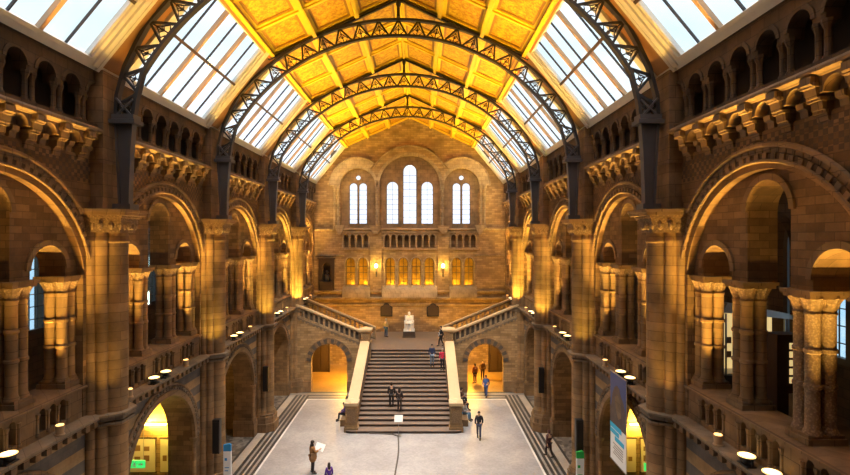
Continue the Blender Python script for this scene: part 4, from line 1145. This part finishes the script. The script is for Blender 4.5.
# passage on the right
P('person in a rust coat inside the right stair archway', (at(475, 43.6), 43.6, 0), R(30), 1.74, (.34, .12, .04), (.05, .03, .03), coat_len=.25)
P('person in brown inside the right stair archway, beside the rust coat', (at(482.5, 44.8), 44.8, 0), R(170), 1.72, (.20, .10, .05), (.05, .03, .03))
P('person in blue in front of the right stair archway', (at(486, 39.9), 39.9, 0), R(160), 1.72, (.05, .10, .32), (.06, .10, .26), pose=WALK)

# ------------------------------------------------------------------ things on the floor
r = empty('sign_stand', (at(398.6, 32.0), 32.0, 0))
q = MB(); q.lathe(0, 0, [(.2, 0), (.2, .02), (.03, .04)], 14); q.build('base', 'steel', r)
q = MB(); q.lathe(0, 0, [(.02, .03), (.02, .95)], 8); q.build('pole', 'steel', r)
q = MB(); q.slab([(-.27, -.22), (.27, -.22), (.27, .22), (-.27, .22)], [], -.012, .012, lambda a, b, t: (a, t, b)); b_ = q.build('board', 'white', r); b_.location = (0, -.03, 1.13); b_.rotation_euler.x = R(-25)
tag(r, 'small white notice on a thin pole at the foot of the stairs', 'sign')
q = MB(); pts = [(-.3 - 1.9, 32.35, .03), (-1.5, 32.3, .03), (-.7, 32.2, .03), (-.33, 31.9, .03)]
for i in range(26):
    t = i / 25; y = 31.6 - t * 8.6; pts.append((at(398.2 - 4.0 * t + 1.2 * sin(t * 7), y), y, .035))
q.tube(pts, .045, 6); tag(q.build('rope', 'ink'), 'dark rope lying from the sign pole across the floor to the foreground', 'rope')
# slim information posts
for s, x, y, zt, cap, lb in ((-1, at(227.5, 24.0), 24.0, 2.75, 'blue_sign', 'slim white information post with a blue top beside the left pier'), (1, at(580, 23.9), 23.9, 2.45, 'green_sign', 'slim white information post with a green top beside the right pier')):
    r = empty('information_post', (x, y, 0))
    q = MB(); q.box(-.28, .28, -.2, .2, 0, .04); q.build('base', 'steel', r)
    q = MB(); q.box(-.18, .18, -.05, .05, .04, zt - .3); q.build('panel', 'panel_white', r)
    q = MB(); q.slab([(-.18, 0), (.18, 0), (.18, .3), (.1, .36), (-.18, .3)], [], -.052, .052, lambda a, b, t: (a, t, b + zt - .3)); q.build('header', cap, r)
    q = MB(); q.box(-.12, .0, -.056, -.05, zt - .75, zt - .62); q.box(-.12, .1, -.056, -.05, zt - 1.1, zt - 1.06); q.box(-.12, .06, -.056, -.05, zt - 1.25, zt - 1.21); q.build('pictogram', cap, r)
    tag(r, lb, 'sign', 'information posts')
# column loudspeakers on the piers
first = None
for px, yy, z0, z1, pk, sn in ((217, 24.28, 2.25, 3.85, 3, 'left'), (266, 32.6, 2.7, 4.35, 4, 'left'), (579, 24.28, 2.25, 3.85, 3, 'right'), (541, 32.6, 2.6, 4.3, 4, 'right')):
    s = -1 if sn == 'left' else 1
    if first is None:
        r = empty('column_speaker', (0, 0, 0)); h = 1.62
        q = MB(); q.box(-.17, .17, -.14, .14, 0, h); q.build('cabinet', 'black', r)
        q = MB(); q.box(-.13, .13, -.16, -.14, .08, h - .08); q.build('grille', 'black', r)
        q = MB(); q.box(-.06, .06, .14, .34, .5, .6); q.box(-.06, .06, .14, .34, 1.1, 1.2); q.build('bracket', 'black', r); first = r
    else: r = clone(first)
    r.location = (at(px, yy), yy, z0)
    tag(r, 'tall black loudspeaker on the %s pier on the %s' % ({3: 'second', 4: 'third'}[pk], sn), 'loudspeaker', 'black loudspeakers on the piers')
# hanging banner
r = empty('banner', (9.1, 20.2, 7.1)); tag(r, 'tall hanging banner with blue sky and grey animal, below the right gallery', 'banner')
fb = lambda a, b, t: (t, a, b)
q = MB(); q.slab([(-.8, -3.6), (.8, -3.6), (.8, 0), (-.8, 0)], [], -.012, .012, fb); q.build('cloth', 'panel_white', r)
q = MB(); q.tube([(0, -.86, .02), (0, .86, .02)], .03, 8); q.tube([(0, -.84, -3.62), (0, .84, -3.62)], .025, 8)
for y in (-.6, .6): q.tube([(0, y, .02), (.36, y, .0)], .02, 5)
q.build('rail', 'steel', r)
q = MB(); q.slab([(-.8, -2.05), (.8, -2.05), (.8, 0), (-.8, 0)], [], -.016, -.012, fb); q.build('blue_print', 'banner_blue' if 'banner_blue' in MATS else 'blue_sign', r)
an = [(.8, -2.1), (-.8, -2.1), (-.8, -1.35), (-.55, -.95), (-.3, -.75), (-.15, -.5), (.1, -.42), (.35, -.55), (.55, -.85), (.68, -1.3), (.8, -1.5)]
q = MB(); q.slab(an, [], -.02, -.016, fb); q.build('animal_print', 'animal_grey', r)
q = MB(); q.slab([(-.3, -1.0), (.05, -.75), (.3, -.95), (.2, -1.4), (-.05, -1.75), (-.35, -1.6)], [], -.023, -.02, fb); q.build('animal_highlight', 'grey_stone', r)
q = MB()
for a, b, y0, y1 in ((-.35, .8, -2.28, -2.08), (-.1, .8, -2.5, -2.32), (-.6, .3, -2.72, -2.54)): q.slab([(a, y0), (b, y0), (b, y1), (a, y1)], [], -.024, -.012, fb)
q.build('headline_blocks', 'cyan_ink', r)
q = MB()
for i in range(5): q.slab([(-.5, -2.9 - i * .1), (.5 - .1 * (i % 2), -2.9 - i * .1), (.5 - .1 * (i % 2), -2.86 - i * .1), (-.5, -2.86 - i * .1)], [], -.02, -.012, fb)
q.build('small_print', 'steel', r)

# chapels: boards, tube lamps, exit signs
for s, sn in SIDES:
    yb = 3 * B - .24
    tb = empty('tube_lamp', (s * 12.2, yb, 3.43)); 
    q = MB(); q.box(-.8, .8, -.1, .04, .03, .1); q.build('fitting', 'steel', tb)
    q = MB(); q.tube([(-.72, -.05, 0), (.72, -.05, 0)], .035, 8); q.build('tube', 'tube_light', tb)
    tag(tb, 'glowing yellow tube lamp above the boards in the %s chapel' % sn, 'lamp', 'chapel tube lamps')
    light('chapel_lamp', 'AREA', (s * 12.2, yb - .25, 3.5), 330, (1, .66, .08), shape='RECTANGLE', size=1.5, size_y=.2, to=(s * 12.0, yb + .25, 3.7))
    light('chapel_fill', 'POINT', (s * 12.2, yb - 1.2, 3.6), 160, (1, .68, .1), shadow_soft_size=.3)
    for x0, x1, i in ((10.95, 11.75, 0), (12.0, 13.6, 1)):
        b = empty('display_board', (s * (x0 + x1) / 2, yb, 1.1))
        w = (x1 - x0) / 2
        q = MB(); q.box(-w, w, -.06, .0, 0, 1.65); q.build('board', 'panel_cream', b)
        q = MB(); q.box(-w - .04, w + .04, -.03, .02, -.04, 0); q.box(-w - .04, w + .04, -.08, .02, 1.65, 1.69); q.build('frame', 'dark_wood', b)
        for j in range(6 if i else 2):
            n = 3 if i else 2; st_ = .45 if i else .3
            x = -w + .12 + (j % n) * st_; z = .55 + (j // n) * .5; q = MB(); q.box(x, x + st_ * .65, -.068, -.06, z, z + .28 - .06 * (j % 2)); q.build('picture', 'print_brown', b)
        tag(b, '%s cream display board in the %s chapel, below the tube lamp' % ('narrow' if i == 0 else 'wide', sn), 'board', 'chapel display boards')
    px, py, yy = (137, 464, 22.6) if s < 0 else (651, 467, 22.2)
    e = empty('exit_sign', (at(px, yy) if s < 0 else 11.4, yy, 12.67 + (238 - py) * yy / 500))
    q = MB(); q.box(-.36, .36, -.03, .03, -.17, .17); q.build('panel', 'exit_green', e)
    q = MB(); q.ball(-.1, -.034, .1, .028, .006, .028, 8, 4); q.slab([(-.16, .06), (-.04, .05), (-.06, -.03), (0, -.13), (-.04, -.14), (-.1, -.04), (-.18, -.13), (-.21, -.11), (-.13, -.0)], [], -.036, -.03, lambda a, b, t: (a, t, b)); q.slab([(.06, -.02), (.2, -.02), (.2, -.07), (.3, .0), (.2, .07), (.2, .02), (.06, .02)], [], -.036, -.03, lambda a, b, t: (a, t, b)); q.build('pictogram', 'white', e)
    q = MB(); q.tube([(-.3, 0, .17), (-.3, 0, 4.1)], .012, 5); q.tube([(.3, 0, .17), (.3, 0, 4.1)], .012, 5); q.build('hanger', 'steel', e)
    tag(e, 'green exit sign with a running figure in the %s ground floor arch' % sn, 'sign', 'exit signs')
    for k in (1, 3, 4, 5):
        light('chapel_fill', 'POINT', (s * 12.4, yc(k) + (2 if k == 1 else 0), 4.6), {1: 420, 3: 60, 4: 50, 5: 70}[k], (1, .62, .12), shadow_soft_size=.3)
    for k in BAYS:
        light('gallery_lamp', 'POINT', (s * 12.6, yc(k), 12.6), 9, (1, .62, .25), shadow_soft_size=.3)

# exhibits in the right gallery
r = empty('exhibit_case', (12.5, 17.4, 7.0)); tag(r, 'lit exhibit case with a white canopy behind the right gallery columns', 'display case')
q = MB(); q.box(-1.1, 1.1, -.5, .5, 0, .35); q.box(-1.05, 1.05, -.45, .45, .35, 1.0); q.build('base', 'dark_wood', r)
q = MB(); q.box(-1.05, 1.05, .3, .36, 1.0, 3.0); q.build('back_panel', 'case_glow', r)
for i in range(12):
    x = -.9 + (i % 6) * .3; z = 1.45 + (i // 6) * .5; q = MB(); q.box(x, x + .2, .27, .3, z, z + .3 - .08 * (i % 3)); q.build('picture', 'print_brown', r)
q = MB(); q.box(-1.05, 1.05, -.4, .3, 1.0, 1.06); q.build('shelf', 'panel_cream', r)
q = MB(); q.slab([(-1.35, 3.2), (-1.2, 3.5), (1.6, 3.0), (1.6, 2.9)], [], -.8, .8, lambda a, b, t: (a, t, b)); q.build('canopy', 'panel_white', r)
for x in (-1.0, 1.0):
    q = MB(); q.tube([(x, -.4, 1.0), (x, -.4, 3.1)], .03, 6); q.build('post', 'steel', r)
r = empty('information_kiosk', (11.5, 14.3, 7.0)); tag(r, 'dark kiosk with cream label panels beside the carved column', 'kiosk')
q = MB(); q.box(-.36, .36, -.25, .25, 0, 2.95); q.build('body', 'dark_wood', r)
for i in range(5):
    q = MB(); q.box(-.02, .3, -.27, -.25, 2.55 - i * .24, 2.72 - i * .24); q.build('label_panel', 'case_glow', r)
q = MB(); q.box(-.04, .32, -.27, -.25, .6, 1.3); q.build('poster', 'panel_cream', r)
for px, py, yy, k in ((146, 299, 24.2, 'second'), (224, 262, 32.4, 'third')):
    r = empty('light_panel', (at(px, yy), yy, 12.67 + (238 - py) * yy / 500 - .3)); x = r.location
    q = MB(); q.box(-.22, .22, -.05, .05, 0, .7); q.build('case', 'steel', r)
    q = MB(); q.box(-.18, .18, -.06, -.05, .05, .65); q.build('diffuser', 'cool_tube', r)
    q = MB(); q.tube([(0, 0, 0), (0, 0, 7.0 - x[2])], .03, 6); q.lathe(0, 0, [(.2, 7.0 - x[2]), (.2, 7.04 - x[2])], 12); q.build('stand', 'steel', r)
    tag(r, 'cool white lit panel on a stand in the %s left gallery bay' % k, 'light panel', 'lit panels in the left gallery')

for y in (14, 20, 26, 32, 37):
    for x in (-2.5, 2.5):
        light('floor_fill', 'SPOT', (x, y, 22.3), 5800, (1, .90, .77), to=(x * .9, y + .5, 0), spot_size=R(60), spot_blend=.8, shadow_soft_size=.5)  # unseen fill spots added under the roof to brighten floor and lower walls
for x in (-5, 0, 5):
    light('end_wall_fill', 'SPOT', (x, 42.5, 21.6), 1150, (1, .86, .66), to=(x * 1.3, 50, 13.0), spot_size=R(95), spot_blend=.8, shadow_soft_size=.4)  # added fill without a fixture, lifts the end wall
for x in (-6.2, 6.2):
    light('stair_flank_fill', 'SPOT', (x * .5, 27, 21.5), 13000, (1, .86, .66), to=(x * 1.12, 41, 3.2), spot_size=R(30), spot_blend=.9, shadow_soft_size=.4)  # unseen spots added to brighten the walls beside the stairs
light('landing_lamp', 'SPOT', (0, 41, 21), 5000, (1, .84, .62), to=(0, 48.5, 4), spot_size=R(40), spot_blend=.8, shadow_soft_size=.4)
# ------------------------------------------------------------------ sky, camera
w = bpy.data.worlds.new('World'); S.world = w; w.use_nodes = True; nt = w.node_tree; nt.nodes.clear()
o = nt.nodes.new('ShaderNodeOutputWorld'); bg = nt.nodes.new('ShaderNodeBackground'); nt.links.new(bg.outputs[0], o.inputs[0])
tc = nt.nodes.new('ShaderNodeTexCoord'); sp_ = nt.nodes.new('ShaderNodeSeparateXYZ'); nt.links.new(tc.outputs['Generated'], sp_.inputs[0])
rp = nt.nodes.new('ShaderNodeValToRGB'); nt.links.new(sp_.outputs[2], rp.inputs[0])
el = rp.color_ramp.elements
el[0].position = 0; el[0].color = (.27, .28, .30, 1); el[1].position = 1; el[1].color = (1, 1, 1, 1)
e = el.new(.35); e.color = (.20, .235, .25, 1); e = el.new(.6); e.color = (.46, .51, .56, 1)
nz = nt.nodes.new('ShaderNodeTexNoise'); nz.inputs['Scale'].default_value = 3.0; nz.inputs['Detail'].default_value = 5
nt.links.new(tc.outputs['Generated'], nz.inputs['Vector'])
mx = nt.nodes.new('ShaderNodeMix'); mx.data_type = 'RGBA'; mx.blend_type = 'OVERLAY'; mx.inputs['Factor'].default_value = .25
nt.links.new(rp.outputs[0], mx.inputs[6]); nt.links.new(nz.outputs['Fac'], mx.inputs[7])
nt.links.new(mx.outputs[2], bg.inputs['Color']); bg.inputs['Strength'].default_value = 4.6

cam = bpy.data.cameras.new('camera'); co_ = bpy.data.objects.new('camera', cam); COL.objects.link(co_)
cam.sensor_width = 36; cam.lens = 500 / 850 * 36; cam.shift_x = 4 / 850; cam.shift_y = .5 / 850; cam.clip_end = 300
co_.location = (CX, 0, CZ); co_.rotation_euler = (pi / 2, 0, 0)
S.camera = co_
S.view_settings.view_transform = 'Standard'; S.view_settings.look = 'None'; S.view_settings.gamma = 1; S.view_settings.use_curve_mapping = False
S.view_settings.exposure = 0.30
S.cycles.use_denoising = True
S.cycles.max_bounces = 6; S.cycles.diffuse_bounces = 4; S.cycles.transparent_max_bounces = 12
